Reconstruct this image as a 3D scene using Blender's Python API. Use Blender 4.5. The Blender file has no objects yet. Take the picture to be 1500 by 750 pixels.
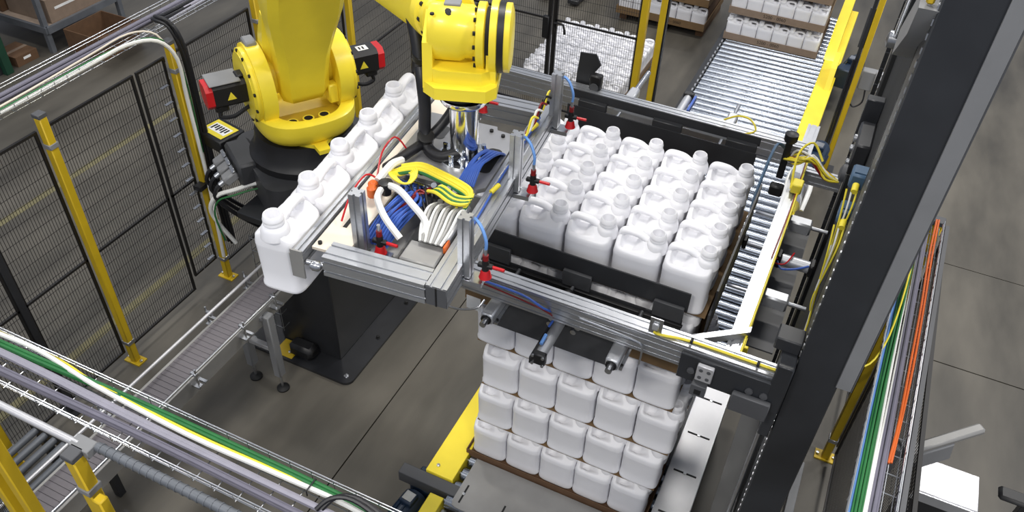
import bpy, math, random
from mathutils import Matrix, Vector
random.seed(7)
sc = bpy.context.scene
COL = sc.collection
R = math.radians
PI = math.pi

# ---------------------------------------------------------------- camera
cam_d = bpy.data.cameras.new('camera'); cam = bpy.data.objects.new('camera', cam_d); COL.objects.link(cam)
cam_d.sensor_width = 36.0; cam_d.lens = 36.0 * 1206.82 / 1500.0; cam_d.clip_start = 0.05; cam_d.clip_end = 200
yaw, pitch, roll = -0.407384, 0.720427, 0.048579
fw = Vector((math.sin(yaw) * math.cos(pitch), math.cos(yaw) * math.cos(pitch), -math.sin(pitch)))
rt = Vector((math.cos(yaw), -math.sin(yaw), 0)); up = rt.cross(fw)
rr = math.cos(roll) * rt + math.sin(roll) * up; uu = -math.sin(roll) * rt + math.cos(roll) * up
cam.matrix_world = Matrix.Translation((1.3199, -3.0390, 5.0039)) @ Matrix((rr, uu, -fw)).transposed().to_4x4()
sc.camera = cam

# ---------------------------------------------------------------- world and lamps
sc.view_settings.view_transform = 'Standard'; sc.view_settings.look = 'None'
sc.view_settings.gamma = 1.0; sc.view_settings.use_curve_mapping = False
sc.view_settings.exposure = 0.0
w = bpy.data.worlds.new('hall_air'); sc.world = w; w.use_nodes = True
w.node_tree.nodes['Background'].inputs[0].default_value = (0.80, 0.86, 1.0, 1)
w.node_tree.nodes['Background'].inputs[1].default_value = 0.45
# rows of high-bay fittings under the hall roof
LAMPS = [(x, y, p) for x, y, p in ((-6.0, -5.5, 110), (-6.0, 0.5, 110), (-6.1, 5.8, 130), (-0.5, -5.5, 260), (-0.5, 0.5, 170), (0.9, 6.2, 210), (5.0, -5.5, 260), (5.0, 0.5, 260), (5.0, 6.5, 260), (-0.5, 12.5, 120))]
for lx, ly, pw in LAMPS:
    ld = bpy.data.lights.new('high_bay_lamp', 'AREA'); ld.shape = 'RECTANGLE'; ld.size = 1.3; ld.size_y = 0.7
    ld.energy = pw; ld.color = (1.0, 0.97, 0.92)
    lo = bpy.data.objects.new('high_bay_lamp', ld); lo.location = (lx, ly, 8.2); COL.objects.link(lo)

# ---------------------------------------------------------------- materials
def lin(c):
    return tuple(((v / 255) / 12.92 if v / 255 <= 0.04045 else ((v / 255 + 0.055) / 1.055) ** 2.4) for v in c)
MAT = {}
def pm(name, rgb, rough=0.5, metal=0.0, var=0.12, scale=8.0, bump=0.0, aniso=None, rvar=0.0, coat=0.0, detail=4):
    m = bpy.data.materials.new(name); m.use_nodes = True; nt = m.node_tree; N = nt.nodes; L = nt.links
    p = N['Principled BSDF']; c = lin(rgb)
    p.inputs['Roughness'].default_value = rough; p.inputs['Metallic'].default_value = metal
    if coat: p.inputs['Coat Weight'].default_value = coat; p.inputs['Coat Roughness'].default_value = 0.15
    tc = N.new('ShaderNodeTexCoord'); mp = N.new('ShaderNodeMapping'); nz = N.new('ShaderNodeTexNoise')
    mp.inputs['Scale'].default_value = aniso or (1, 1, 1)
    nz.inputs['Scale'].default_value = scale; nz.inputs['Detail'].default_value = detail
    L.new(tc.outputs['Object'], mp.inputs['Vector']); L.new(mp.outputs[0], nz.inputs['Vector'])
    cr = N.new('ShaderNodeValToRGB'); e = cr.color_ramp.elements
    e[0].position = 0.3; e[1].position = 0.72
    e[0].color = tuple(v * (1 - var) for v in c) + (1,); e[1].color = tuple(min(1, v * (1 + var)) for v in c) + (1,)
    L.new(nz.outputs['Fac'], cr.inputs['Fac']); L.new(cr.outputs['Color'], p.inputs['Base Color'])
    if rvar:
        mr = N.new('ShaderNodeMapRange'); mr.inputs['To Min'].default_value = max(0.02, rough - rvar); mr.inputs['To Max'].default_value = rough + rvar
        L.new(nz.outputs['Fac'], mr.inputs['Value']); L.new(mr.outputs[0], p.inputs['Roughness'])
    if bump:
        b = N.new('ShaderNodeBump'); b.inputs['Strength'].default_value = bump; b.inputs['Distance'].default_value = 0.01
        L.new(nz.outputs['Fac'], b.inputs['Height']); L.new(b.outputs['Normal'], p.inputs['Normal'])
    MAT[name] = m; return m
pm('concrete', (87, 83, 75), 0.5, 0, 0.42, 1.5, 0.03, aniso=(1.8, .5, 1), rvar=0.12, detail=10)
pm('joint_filler', (40, 38, 36), 0.9)
pm('hdpe', (236, 236, 240), 0.38, 0, 0.015, 6)
MAT['hdpe'].node_tree.nodes['Principled BSDF'].inputs['Subsurface Weight'].default_value = 0.35
MAT['hdpe'].node_tree.nodes['Principled BSDF'].inputs['Subsurface Radius'].default_value = (1, 1, 1)
MAT['hdpe'].node_tree.nodes['Principled BSDF'].inputs['Subsurface Scale'].default_value = 0.03
pm('yellow', (250, 226, 58), 0.38, 0, 0.05, 5, coat=0.2)
pm('yellow_post', (202, 170, 30), 0.45, 0, 0.08, 6)
pm('black_steel', (40, 41, 44), 0.42, 0, 0.18, 5, rvar=0.08)
pm('mast_black', (44, 46, 50), 0.38, 0, 0.25, 3, rvar=0.1)
pm('web_black', (26, 27, 29), 0.75, 0, 0.2, 4)
pm('black_plastic', (22, 22, 24), 0.45, 0, 0.15, 10)
pm('rubber', (15, 15, 16), 0.6, 0, 0.1, 10)
pm('robot_base', (52, 53, 56), 0.5, 0, 0.15, 8)
pm('pad_grey', (62, 63, 66), 0.6, 0, 0.1, 20)
pm('wire_black', (26, 24, 24), 0.5)
pm('aluminium', (188, 190, 194), 0.34, 0.85, 0.06, 12, aniso=(1, 1, 8))
pm('alu_side', (196, 198, 202), 0.4, 0.6, 0.05, 12)
pm('steel', (190, 192, 196), 0.28, 0.95, 0.06, 30)
pm('chrome', (225, 228, 232), 0.12, 1.0, 0.03, 20)
pm('roller_zinc', (160, 166, 176), 0.27, 0.95, 0.10, 6, rvar=0.06)
pm('galv', (204, 204, 207), 0.42, 0.55, 0.07, 5, rvar=0.08)
pm('sheet_grey', (150, 149, 147), 0.45, 0.35, 0.10, 5)
pm('machine_plate', (178, 178, 180), 0.36, 0.7, 0.06, 10)
pm('beige_plate', (222, 212, 196), 0.5, 0, 0.04, 8)
pm('base_gloss', (40, 41, 44), 0.22, 0, 0.15, 5, rvar=0.05)
pm('mid_grey', (128, 129, 131), 0.5, 0, 0.06, 6)
pm('dark_grey', (78, 79, 82), 0.5, 0, 0.08, 6)
pm('card', (116, 92, 62), 0.85, 0, 0.10, 14, detail=6)
pm('card_light', (134, 116, 100), 0.85, 0, 0.08, 14)
pm('card_dark', (98, 72, 50), 0.85, 0, 0.12, 14)
pm('ink', (44, 34, 26), 0.9)
pm('belt_grey', (104, 100, 104), 0.6, 0, 0.06, 30)
pm('red', (190, 24, 30), 0.35, 0, 0.06, 10)
pm('dark_red', (120, 16, 20), 0.4, 0, 0.06, 10)
pm('orange', (206, 96, 30), 0.45)
pm('blue', (58, 94, 178), 0.45, 0, 0.12, 20)
pm('pale_blue', (104, 150, 214), 0.4)
pm('motor_blue', (26, 44, 66), 0.4, 0, 0.12, 10)
pm('box_blue', (66, 92, 118), 0.45, 0, 0.1, 10)
pm('green', (36, 106, 54), 0.45, 0, 0.12, 14)
pm('cable_white', (226, 226, 222), 0.4, 0, 0.04, 14)
pm('cable_yellow', (232, 214, 60), 0.45, 0, 0.06, 14)
pm('cable_silver', (150, 148, 160), 0.45, 0.2, 0.06, 14)
pm('cable_grey', (108, 106, 120), 0.5, 0, 0.08, 14)
pm('cable_black', (24, 24, 28), 0.45, 0, 0.1, 14)
pm('label_white', (236, 236, 234), 0.6)
pm('mark_black', (18, 18, 18), 0.7)
pm('floor_yellow', (118, 112, 82), 0.7, 0, 0.15, 9)
pm('wood', (150, 118, 80), 0.8, 0, 0.15, 9, aniso=(1, 6, 1))
pm('rack_green', (20, 62, 44), 0.5)
pm('rack_grey', (108, 112, 118), 0.5, 0.3)
pm('shelf_board', (168, 150, 134), 0.75)

# ---------------------------------------------------------------- mesh builder
WM = {}
class MB:
    def __init__(s, xf=None): s.v = []; s.f = []; s.xf = xf
    def add(s, vs, fs):
        n = len(s.v)
        s.v += [(s.xf @ Vector(a)) if s.xf else Vector(a) for a in vs]
        s.f += [tuple(i + n for i in f) for f in fs]; return s
    def box(s, x0, x1, y0, y1, z0, z1, bv=0.0, m=None):
        c = ((x0 + x1) / 2, (y0 + y1) / 2, (z0 + z1) / 2); h = (abs(x1 - x0) / 2, abs(y1 - y0) / 2, abs(z1 - z0) / 2)
        M = m or Matrix()
        if not bv:
            vs = [M @ Vector((c[0] + a * h[0], c[1] + b * h[1], c[2] + d * h[2])) for a in (-1, 1) for b in (-1, 1) for d in (-1, 1)]
            return s.add(vs, [(0, 1, 3, 2), (4, 6, 7, 5), (0, 4, 5, 1), (2, 3, 7, 6), (0, 2, 6, 4), (1, 5, 7, 3)])
        bv = min(bv, min(h) * 0.95); vs = []; idx = {}
        for sg in [(a, b, d) for a in (-1, 1) for b in (-1, 1) for d in (-1, 1)]:
            for k in range(3):
                idx[(sg, k)] = len(vs)
                vs.append(M @ Vector(tuple(c[i] + sg[i] * (h[i] - (0 if i == k else bv)) for i in range(3))))
        fs = []
        for k in range(3):
            i, j = [a for a in range(3) if a != k]
            for sk in (-1, 1):
                q = []
                for si, sj in ((-1, -1), (1, -1), (1, 1), (-1, 1)):
                    g = [0, 0, 0]; g[k] = sk; g[i] = si; g[j] = sj; q.append(idx[(tuple(g), k)])
                fs.append(tuple(q))
            for si in (-1, 1):
                for sj in (-1, 1):
                    g0 = [0, 0, 0]; g0[i] = si; g0[j] = sj; g1 = list(g0); g0[k] = -1; g1[k] = 1
                    g0, g1 = tuple(g0), tuple(g1)
                    fs.append((idx[(g0, i)], idx[(g1, i)], idx[(g1, j)], idx[(g0, j)]))
        for sg in [(a, b, d) for a in (-1, 1) for b in (-1, 1) for d in (-1, 1)]:
            fs.append((idx[(sg, 0)], idx[(sg, 1)], idx[(sg, 2)]))
        return s.add(vs, fs)
    def frame(s, d):
        d = Vector(d).normalized(); a = Vector((0, 0, 1)) if abs(d.z) < 0.9 else Vector((1, 0, 0))
        u = a.cross(d).normalized(); return d, u, d.cross(u)
    def lathe(s, o, d, prof, n=20):
        """prof: (radius, height along d)"""
        o = Vector(o); d, u, v = s.frame(d); vs = []; fs = []
        for r, h in prof:
            for k in range(n):
                a = 2 * PI * k / n; vs.append(o + d * h + (u * math.cos(a) + v * math.sin(a)) * r)
        for i in range(len(prof) - 1):
            for k in range(n):
                k2 = (k + 1) % n; fs.append((i * n + k, i * n + k2, (i + 1) * n + k2, (i + 1) * n + k))
        fs.append(tuple(range(n))); fs.append(tuple((len(prof) - 1) * n + k for k in range(n)))
        return s.add(vs, fs)
    def cyl(s, a, b, r, n=14, r2=None):
        a = Vector(a); b = Vector(b); L = (b - a).length
        return s.lathe(a, b - a, [(r, 0), (r if r2 is None else r2, L)], n)
    def tube(s, pts, r, n=8, smooth=4):
        pts = [Vector(p) for p in pts]
        if smooth and len(pts) > 2:
            q = [pts[0]] + pts + [pts[-1]]; out = []
            for i in range(1, len(q) - 2):
                p0, p1, p2, p3 = q[i - 1:i + 3]
                for k in range(smooth):
                    t = k / smooth
                    out.append(0.5 * ((2 * p1) + (p2 - p0) * t + (2 * p0 - 5 * p1 + 4 * p2 - p3) * t * t + (3 * p1 - p0 - 3 * p2 + p3) * t ** 3))
            out.append(pts[-1]); pts = out
        vs = []; fs = []; u = None
        for i, p in enumerate(pts):
            d = (pts[min(i + 1, len(pts) - 1)] - pts[max(i - 1, 0)])
            if d.length < 1e-9: d = Vector((0, 0, 1))
            d.normalize()
            if u is None: _, u, _ = s.frame(d)
            u = (u - d * u.dot(d)).normalized(); v = d.cross(u)
            for k in range(n):
                a = 2 * PI * k / n; vs.append(p + (u * math.cos(a) + v * math.sin(a)) * r)
        m = len(pts)
        for i in range(m - 1):
            for k in range(n):
                k2 = (k + 1) % n; fs.append((i * n + k, i * n + k2, (i + 1) * n + k2, (i + 1) * n + k))
        fs.append(tuple(range(n))); fs.append(tuple((m - 1) * n + k for k in range(n)))
        return s.add(vs, fs)
    def prism(s, poly, o, u, v, w):
        """2-D poly in axes u, v at o, pushed along vector w"""
        o, u, v, w = Vector(o), Vector(u), Vector(v), Vector(w); n = len(poly)
        vs = [o + u * a + v * b for a, b in poly] + [o + u * a + v * b + w for a, b in poly]
        fs = [tuple(range(n)), tuple(range(n, 2 * n))] + [(k, (k + 1) % n, n + (k + 1) % n, n + k) for k in range(n)]
        return s.add(vs, fs)
    def loft(s, rings, cap=True):
        n = len(rings[0]); vs = [p for r in rings for p in r]; fs = []
        for i in range(len(rings) - 1):
            for k in range(n):
                k2 = (k + 1) % n; fs.append((i * n + k, i * n + k2, (i + 1) * n + k2, (i + 1) * n + k))
        if cap: fs.append(tuple(range(n))); fs.append(tuple((len(rings) - 1) * n + k for k in range(n)))
        return s.add(vs, fs)
    def mesh(s, name, mat, inv=None, smooth=38):
        import bmesh
        me = bpy.data.meshes.new(name)
        me.from_pydata([tuple((inv @ a) if inv else a) for a in s.v], [], s.f)
        bm = bmesh.new(); bm.from_mesh(me); bmesh.ops.recalc_face_normals(bm, faces=bm.faces[:]); bm.to_mesh(me); bm.free()
        me.materials.append(MAT[mat])
        if smooth: me.shade_smooth(); me.set_sharp_from_angle(angle=R(smooth))
        return me
    def build(s, name, mat, parent=None, label=None, cat=None, group=None, kind=None, smooth=38):
        if parent is not None:
            m = WM[parent.name]; me = s.mesh(name, mat, m.inverted(), smooth)
            o = bpy.data.objects.new(name, me); COL.objects.link(o); o.parent = parent; WM[o.name] = m
        else:
            xs = [a.x for a in s.v]; ys = [a.y for a in s.v]; zs = [a.z for a in s.v]
            m = Matrix.Translation(((min(xs) + max(xs)) / 2, (min(ys) + max(ys)) / 2, min(zs)))
            me = s.mesh(name, mat, m.inverted(), smooth)
            o = bpy.data.objects.new(name, me); COL.objects.link(o); o.location = m.translation; WM[o.name] = m
        tag(o, label, cat, group, kind); return o
def tag(o, label=None, cat=None, group=None, kind=None):
    if label: o['label'] = label
    if cat: o['category'] = cat
    if group: o['group'] = group
    if kind: o['kind'] = kind
    return o
def thing(name, label=None, cat=None, loc=(0, 0, 0), rz=0.0, group=None, kind=None):
    o = bpy.data.objects.new(name, None); COL.objects.link(o); o.empty_display_size = 0.1
    o.location = loc; o.rotation_euler = (0, 0, rz)
    WM[o.name] = Matrix.Translation(loc) @ Matrix.Rotation(rz, 4, 'Z')
    return tag(o, label, cat, group, kind)
def copy_tree(o, loc=None, rz=None, parent=None, label=None, group=None):
    c = o.copy(); COL.objects.link(c); c.parent = parent
    if loc is not None:
        c.location = loc
        if rz is not None: c.rotation_euler = (0, 0, rz)
        WM[c.name] = Matrix.Translation(loc) @ Matrix.Rotation(c.rotation_euler.z, 4, 'Z')
    if label: c['label'] = label
    if group: c['group'] = group
    for ch in o.children: copy_tree(ch, parent=c)
    return c
def share(src, name, parent, mloc, rot=None):
    """another piece with the mesh of src, placed by a local matrix under parent"""
    o = bpy.data.objects.new(name, src.data); COL.objects.link(o); o.parent = parent
    o.location = mloc
    if rot: o.rotation_euler = rot
    WM[o.name] = WM[parent.name]; return o
def piece(b, name, mat, parent, smooth=38, kind=None):
    """mesh in its own local coordinates, as a part"""
    me = b.mesh(name, mat, None, smooth); o = bpy.data.objects.new(name, me); COL.objects.link(o); o.parent = parent
    WM[o.name] = WM[parent.name]; return tag(o, kind=kind)
ORD = ['first', 'second', 'third', 'fourth', 'fifth', 'sixth', 'seventh', 'eighth', 'ninth', 'tenth', 'eleventh']

# ================================================================ FLOOR
fl = MB().box(-16, 12, -9, 16, -0.16, -0.1).build('floor', 'joint_filler', None, 'grey-brown concrete hall floor with saw-cut joints', None, None, 'structure')
XB = [(-16, -1.055), (-1.045, 2.2), (2.2, 12)]
for x0, x1 in XB[:2]:
    MB().box(x0, x1, -9, 16, -0.12, 0).build('slab', 'concrete', fl)
for y0, y1 in ((-9, 2.62), (2.632, 3.98), (3.99, 16)):
    MB().box(2.2, 12, y0, y1, -0.12, 0).build('slab', 'concrete', fl)
for x, y0, y1, lb in ((-5.36, -1.0, 9.0, 'faded yellow floor line farther out beyond the left fence'), (-3.5, -3.0, 2.4, 'faded yellow floor line close outside the left fence')):
    MB().box(x - 0.04, x + 0.04, y0, y1, 0, 0.002).build('yellow_marking', 'floor_yellow', None, lb, 'floor marking')

# ================================================================ JUG
JL, JW, JH = 0.1195, 0.091, 0.356
def sup(a, b, n=48, e=5.0):
    out = []
    for k in range(n):
        t = 2 * PI * (k + 0.5) / n; c, s_ = math.cos(t), math.sin(t)
        out.append((a * math.copysign(abs(c) ** (2 / e), c), b * math.copysign(abs(s_) ** (2 / e), s_)))
    return out
def sst(a, b, x):
    t = max(0, min(1, (x - a) / (b - a))); return t * t * (3 - 2 * t)
def jug_top(x, y):
    v = abs(y) / JW; u = abs(x) / JL
    z = 0.244 + 0.060 * (1 - max(0, (v - 0.14) / 0.86) ** 1.05)
    z -= 0.018 * sst(0.84, 1.0, u) * (1 - 0.6 * v)
    z -= 0.036 * sst(-0.090, -0.074, x) * (1 - sst(-0.026, 0.006, x)) * (1 - sst(0.50, 0.82, v))
    return z
def jug_parts():
    b = MB(); rings = []
    for a, c, z in ((JL - .010, JW - .010, 0), (JL - .002, JW - .002, .006), (JL, JW, .012), (JL, JW, .022), (JL - .004, JW - .004, .029), (JL - .003, JW - .003, .10), (JL - .001, JW - .001, .208), (JL, JW, .214), (JL, JW, .222), (JL - .002, JW - .002, .236)):
        rings.append([(x, y, z) for x, y in sup(a, c)])
    for f in (0.975, 0.94, 0.88, 0.80, 0.70, 0.60, 0.48, 0.34, 0.2, 0.08):
        fy = f; rings.append([(x * f, y * fy, jug_top(x * f, y * fy) if f < 0.95 else jug_top(x * f, y * fy) - 0.001) for x, y in sup(JL - .002, JW - .002)])
    body = b.loft(rings)
    hd = MB().tube([(-.099, 0, .24), (-.100, 0, .285), (-.093, 0, .306), (-.072, 0, .315), (-.03, 0, .315), (-.004, 0, .310), (.018, 0, .298), (.038, 0, .290), (.06, 0, .285)], .0175, 12, 3)
    hd.v = [Vector((a.x, a.y * 1.35, a.z)) for a in hd.v]
    nk = MB().lathe((.076, 0, 0), (0, 0, 1), [(.058, .258), (.051, .292), (.044, .306), (.0375, .309), (.0375, .312), (.040, .315), (.040, .320), (.0375, .324), (.0375, .328), (.0395, .331), (.0395, .336), (.0375, .340), (.035, .353), (.032, .356), (.029, .354), (.028, .312), (.010, .308)], 22)
    return body, hd, nk
jb, jh, jn = jug_parts()
def new_jug(label, group, loc, rz):
    t = thing('plastic_jug', label, 'jug', loc, rz, group)
    piece(jb, 'body', 'hdpe', t, 50); piece(jh, 'handle', 'hdpe', t, 60); piece(jn, 'neck', 'hdpe', t, 40)
    return t
JUG = None
def jug(label, group, loc, rz):
    global JUG
    if JUG is None: JUG = new_jug(label, group, loc, rz); return JUG
    return copy_tree(JUG, loc, rz, None, label, group)
# one-piece smaller jug for the far loads
far_me = None
def small_jug(label, group, loc, rz, s=0.785):
    global far_me
    if far_me is None:
        b = MB(); 
        for q in (jb, jh, jn): b.add(q.v, q.f)
        far_me = b.mesh('small_jug', 'hdpe', None, 45)
    o = bpy.data.objects.new('small_plastic_jug', far_me); COL.objects.link(o); o.location = loc; o.rotation_euler = (0, 0, rz); o.scale = (s, s * 0.86, s)
    return tag(o, label, 'jug', group)

Z0, DZ = 0.397, 0.36
LNAME = ['bottom', 'second lowest', 'third lowest', 'fourth lowest', 'fifth lowest', 'top']
LX0 = [-0.165, -0.135, -0.112, -0.150, -0.16, -0.193]      # left edge of each layer
LP = [0.2375, 0.239, 0.240, 0.2375, 0.2385, 0.25]
LY0 = [-0.03, -0.035, -0.03, -0.02, -0.02, 0.0]
FROM_L = ['leftmost', 'second from left', 'middle', 'fourth from left', 'rightmost']
for l in range(6):
    z = Z0 + DZ * l + (0.0 if l < 5 else -0.003)
    for j in range(5):
        for i in range(5):
            if l < 5 and not (j == 0 or i in (0, 4)): continue
            px = LP[l]; x = LX0[l] + px * (i + 0.5); y = LY0[l] + j * 0.186
            dx = random.uniform(-.002, .002); da = random.uniform(-.012, .012)
            row = ['front', 'second', 'middle', 'fourth', 'back'][j]
            if l == 5: lb = 'white jug in top layer, %s row, %s' % (row, FROM_L[i]); gp = 'open white jugs of the top layer'
            else: lb = 'white jug in %s layer of pallet stack, %s row, %s' % (LNAME[l], row, FROM_L[i]); gp = 'white jugs in the stacked layers'
            jug(lb, gp, (x + dx, y + dx, z), da)
for l in range(1, 6):
    zz = Z0 + DZ * l - 0.006
    if l in (4, 5): continue
    MB().box(LX0[l] + .01, LX0[l] + 1.185, -.084 + LY0[l], .83, zz + .002, zz + .005).build('slip_sheet', 'card', None, 'brown cardboard slip sheet under the %s layer of jugs' % LNAME[l], 'slip sheet', 'slip sheets between jug layers')
def tray(name, x0, x1, y0, y1, z, h, lb, gp=None, m='card', t=0.005):
    o = thing(name, lb, 'tray', ((x0 + x1) / 2, (y0 + y1) / 2, z), 0, gp)
    MB().box(x0, x1, y0, y1, z, z + t).build('tray_floor', m, o)
    MB().box(x0, x1, y0, y0 + t, z + t, z + h).build('side_wall', m, o); MB().box(x0, x1, y1 - t, y1, z + t, z + h).build('side_wall', m, o)
    MB().box(x0, x0 + t, y0 + t, y1 - t, z + t, z + h).build('side_wall', m, o); MB().box(x1 - t, x1, y0 + t, y1 - t, z + t, z + h).build('side_wall', m, o)
    return o
tray('cardboard_tray', -.185, 1.045, -.155, .87, Z0 - .014, .062, 'brown cardboard tray under the bottom layer of jugs', None, 'card_dark')
tr = tray('cardboard_tray', -.195, 1.075, -.150, .90, Z0 + DZ * 4 - .007, .135, 'brown cardboard tray around the layer just below the squeeze frame', None, 'card')
MB().box(-.185, -.10, -.153, -.150, Z0 + DZ * 4 - .075, Z0 + DZ * 4 + .02).build('paper_label', 'label_white', tr)
# slip sheet under the top layer, folded edge showing at right
MB().box(-.19, 1.07, -.082, .85, Z0 + DZ * 5 - .008, Z0 + DZ * 5 - .004).build('slip_sheet', 'card', None, 'brown cardboard slip sheet under the top layer of jugs', 'slip sheet', 'slip sheets between jug layers')

# ================================================================ PALLET CONVEYOR
cv = thing('roller_conveyor', 'yellow-framed powered roller conveyor carrying the jug pallet stack', 'conveyor', (0.45, 3.5, 0))
src = None
for k in range(77):
    y = -.50 + k * .112
    if src is None:
        src = piece(MB().lathe((-.148, 0, 0), (1, 0, 0), [(.012, -.02), (.012, 0), (.043, .001), (.043, 1.325), (.012, 1.326), (.012, 1.34)], 14), 'roller', 'roller_zinc', cv)
        src.location = (-0.45, y - 3.5, .340)
    else: share(src, 'roller', cv, (-0.45, y - 3.5, .340))
MB().box(-.36, -.165, -.39, 1.35, .16, .405, .004).build('side_beam', 'yellow', cv, 'yellow left side beam')
MB().lathe((-.30, -.33, .405), (0, 0, 1), [(.012, 0), (.012, .01), (.004, .012)], 8).build('bolt', 'steel', cv)
MB().box(-.24, -.165, 1.35, 8.2, .18, .37).build('side_channel', 'black_steel', cv)
b = MB()
for k in range(60):
    y = 1.4 + k * .112; b.cyl((-.185, y, .352), (-.168, y, .352), .036, 8)
b.build('sprocket_row', 'steel', cv, kind='stuff')
MB().box(1.19, 1.295, 1.62, 4.35, .16, .415, .006).build('side_beam', 'yellow', cv, 'yellow right side beam')
MB().box(1.05, 1.24, 4.37, 8.3, .16, .415, .006).build('side_beam', 'yellow', cv, 'yellow right side beam')
g = MB().prism([(0, 0), (.55, 0), (.47, .26), (.35, .30), (.12, .22)], (1.16, 5.95, .415), (0, 1, 0), (0, 0, 1), (.06, 0, 0)); g.build('chain_guard', 'yellow', cv)
MB().prism([(0, 0), (1.6, 0), (1.6, .24), (.5, .22), (.08, .05)], (1.035, 6.7, .415), (0, 1, 0), (0, 0, 1), (.12, 0, 0)).build('chain_guard', 'yellow', cv)
MB().box(1.10, 1.125, 4.55, 4.67, .416, .42).build('slot', 'mark_black', cv)
MB().box(1.25, 1.27, 2.0, 2.1, .416, .42).build('slot', 'mark_black', cv)
MB().box(1.02, 1.045, -.6, 1.62, .16, .36).build('side_channel', 'black_steel', cv)
for (x, y) in ((-.3, -.2), (-.3, 1.2), (1.15, 2.0), (1.15, 4.6), (1.15, 7.9), (-.2, 4.5), (-.2, 7.9)):
    MB().box(x - .04, x + .04, y - .04, y + .04, 0, .17).build('leg', 'black_steel', cv)
# near end of the conveyor
MB().box(-.52, .02, -.475, -.392, .29, .385, .004).build('end_beam', 'dark_grey', cv)
sp = thing('transfer_plate', 'grey sheet-metal plate with slots in front of the pallet stack', 'plate', (.45, -.4, .37))
pl = [(-.06, -.55), (1.02, -.55), (1.02, -.165), (-.10, -.165), (-.10, -.51), (-.09, -.54)]
MB().prism(pl, (0, 0, .392), (1, 0, 0), (0, 1, 0), (0, 0, .008)).build('sheet', 'sheet_grey', sp)
for (x, y) in ((-.055, -.44), (.22, -.47), (.52, -.47), (.80, -.47)):
    MB().box(x - .006, x + .006, y - .07, y + .07, .4001, .4012).build('slot', 'mark_black', sp)
    MB().lathe((x, y, .4), (0, 0, 1), [(.01, 0), (.01, .003), (.003, .004)], 8).build('rivet', 'steel', sp)
MB().box(.0, 1.0, -.5, -.2, .3, .392).build('support', 'black_steel', sp)
# white side cover right of the stack
wc = thing('side_cover', 'bright galvanised cover strip with slots right of the pallet stack', 'cover', (1.15, .4, .35))
MB().box(1.065, 1.285, -.62, 1.12, .47, .50, .004).build('cover_plate', 'galv', wc)
MB().box(1.255, 1.283, -.62, 1.12, .10, .47).build('skirt', 'dark_grey', wc)
for k in range(5):
    y = .93 - k * .33
    MB().box(1.10, 1.25, y - .007, y + .007, .5001, .5012).build('slot', 'mark_black', wc)
    MB().lathe((1.175, y, .5), (0, 0, 1), [(.011, 0), (.011, .004), (.003, .005)], 8).build('rivet', 'steel', wc)
for k in range(9):
    MB().cyl((1.04, 1.0 - k * .062, .44), (1.064, 1.0 - k * .062, .44), .016, 8).build('guide_bead', 'cable_white', wc)
MB().box(1.045, 1.064, .3, 1.1, .36, .47).build('bead_rail', 'dark_grey', wc)
def gear_motor(lb, M, L=.30, r=.085, m='motor_blue', box=True):
    o = thing('gear_motor', lb, 'motor', M.translation, 0)
    b = MB(M); b.lathe((0, 0, 0), (1, 0, 0), [(r * .7, 0), (r, .02), (r, L * .72), (r * .95, L * .74), (r * .95, L), (r * .6, L + .01)], 20); b.build('motor_housing', m, o)
    f = MB(M)
    for k in range(12):
        a = 2 * PI * k / 12; f.box(.05, L * .68, -.006, .006, r * .97, r * 1.10, 0, Matrix.Rotation(a, 4, 'X'))
    f.build('cooling_fins', m, o)
    MB(M).box(.06, .06 + r * 1.1, -r * .55, r * .55, r, r * 1.55, .008).build('terminal_box', m, o)
    MB(M).box(.07, .05 + r * 1.0, -r * .4, r * .4, r * 1.551, r * 1.57).build('nameplate', 'steel', o)
    if box: MB(M).box(-.16, .0, -r, r, -r * 1.1, r * 1.1, .012).build('gearbox', m, o)
    return o
gear_motor('dark blue gear motor at the near end of the pallet conveyor', Matrix.Translation((-.37, -.47, .20)) @ Matrix.Rotation(R(-97), 4, 'Z'), .34, .085)
gear_motor('dark blue gear motor beside the far yellow chain guard', Matrix.Translation((1.34, 6.45, .42)) @ Matrix.Rotation(R(80), 4, 'Z'), .36, .105)
gear_motor('dark blue gear motor with silver cover on the conveyor beside the squeeze frame', Matrix.Translation((1.30, 4.3, .48)) @ Matrix.Rotation(R(85), 4, 'Z'), .3, .10)
yb = thing('drive_guard', 'small yellow drive guard box beside the near blue motor', 'guard', (-.2, -.6, .1))
MB().box(-.265, -.165, -.78, -.50, .10, .36, .004).build('guard_box', 'yellow', yb)
MB().box(-.16, -.125, -.76, -.54, .16, .30, .003).build('bracket', 'steel', yb)
MB().cyl((-.165, -.56, .27), (-.10, -.56, .27), .016, 8).build('bolt', 'steel', yb)
# roll of motor under silver cover next to the frame
mc = thing('silver_motor', 'silver motor with looped white cable on the yellow beam', 'motor', (1.24, 3.95, .42))
MB().box(1.17, 1.33, 3.75, 4.05, .42, .60, .02).build('motor_housing', 'galv', mc)
MB().cyl((1.25, 3.75, .52), (1.25, 3.45, .52), .07, 18).build('motor_can', 'steel', mc)
MB().box(1.19, 1.31, 4.06, 4.24, .44, .60, .03).build('end_bell', 'motor_blue', mc)
MB().tube([(1.16, 3.52, .50), (1.15, 3.75, .66), (1.25, 3.85, .70), (1.35, 3.72, .62), (1.34, 3.50, .46)], .022, 8).build('cable_loop', 'cable_white', mc)
# angle brackets on the floor side of the yellow beam
for (y, lb) in ((5.05, 'small steel bracket below the yellow beam, farther one'), (3.3, 'small steel bracket below the yellow beam, nearer one')):
    br = thing('angle_bracket', lb, 'bracket', (1.32, y, .2))
    MB().box(1.236, 1.40, y - .03, y - .02, .2, .26).build('flange', 'steel', br); MB().box(1.236, 1.40, y + .05, y + .06, .2, .26).build('flange', 'steel', br); MB().box(1.236, 1.256, y - .02, y + .05, .2, .26).build('web', 'steel', br)

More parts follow.
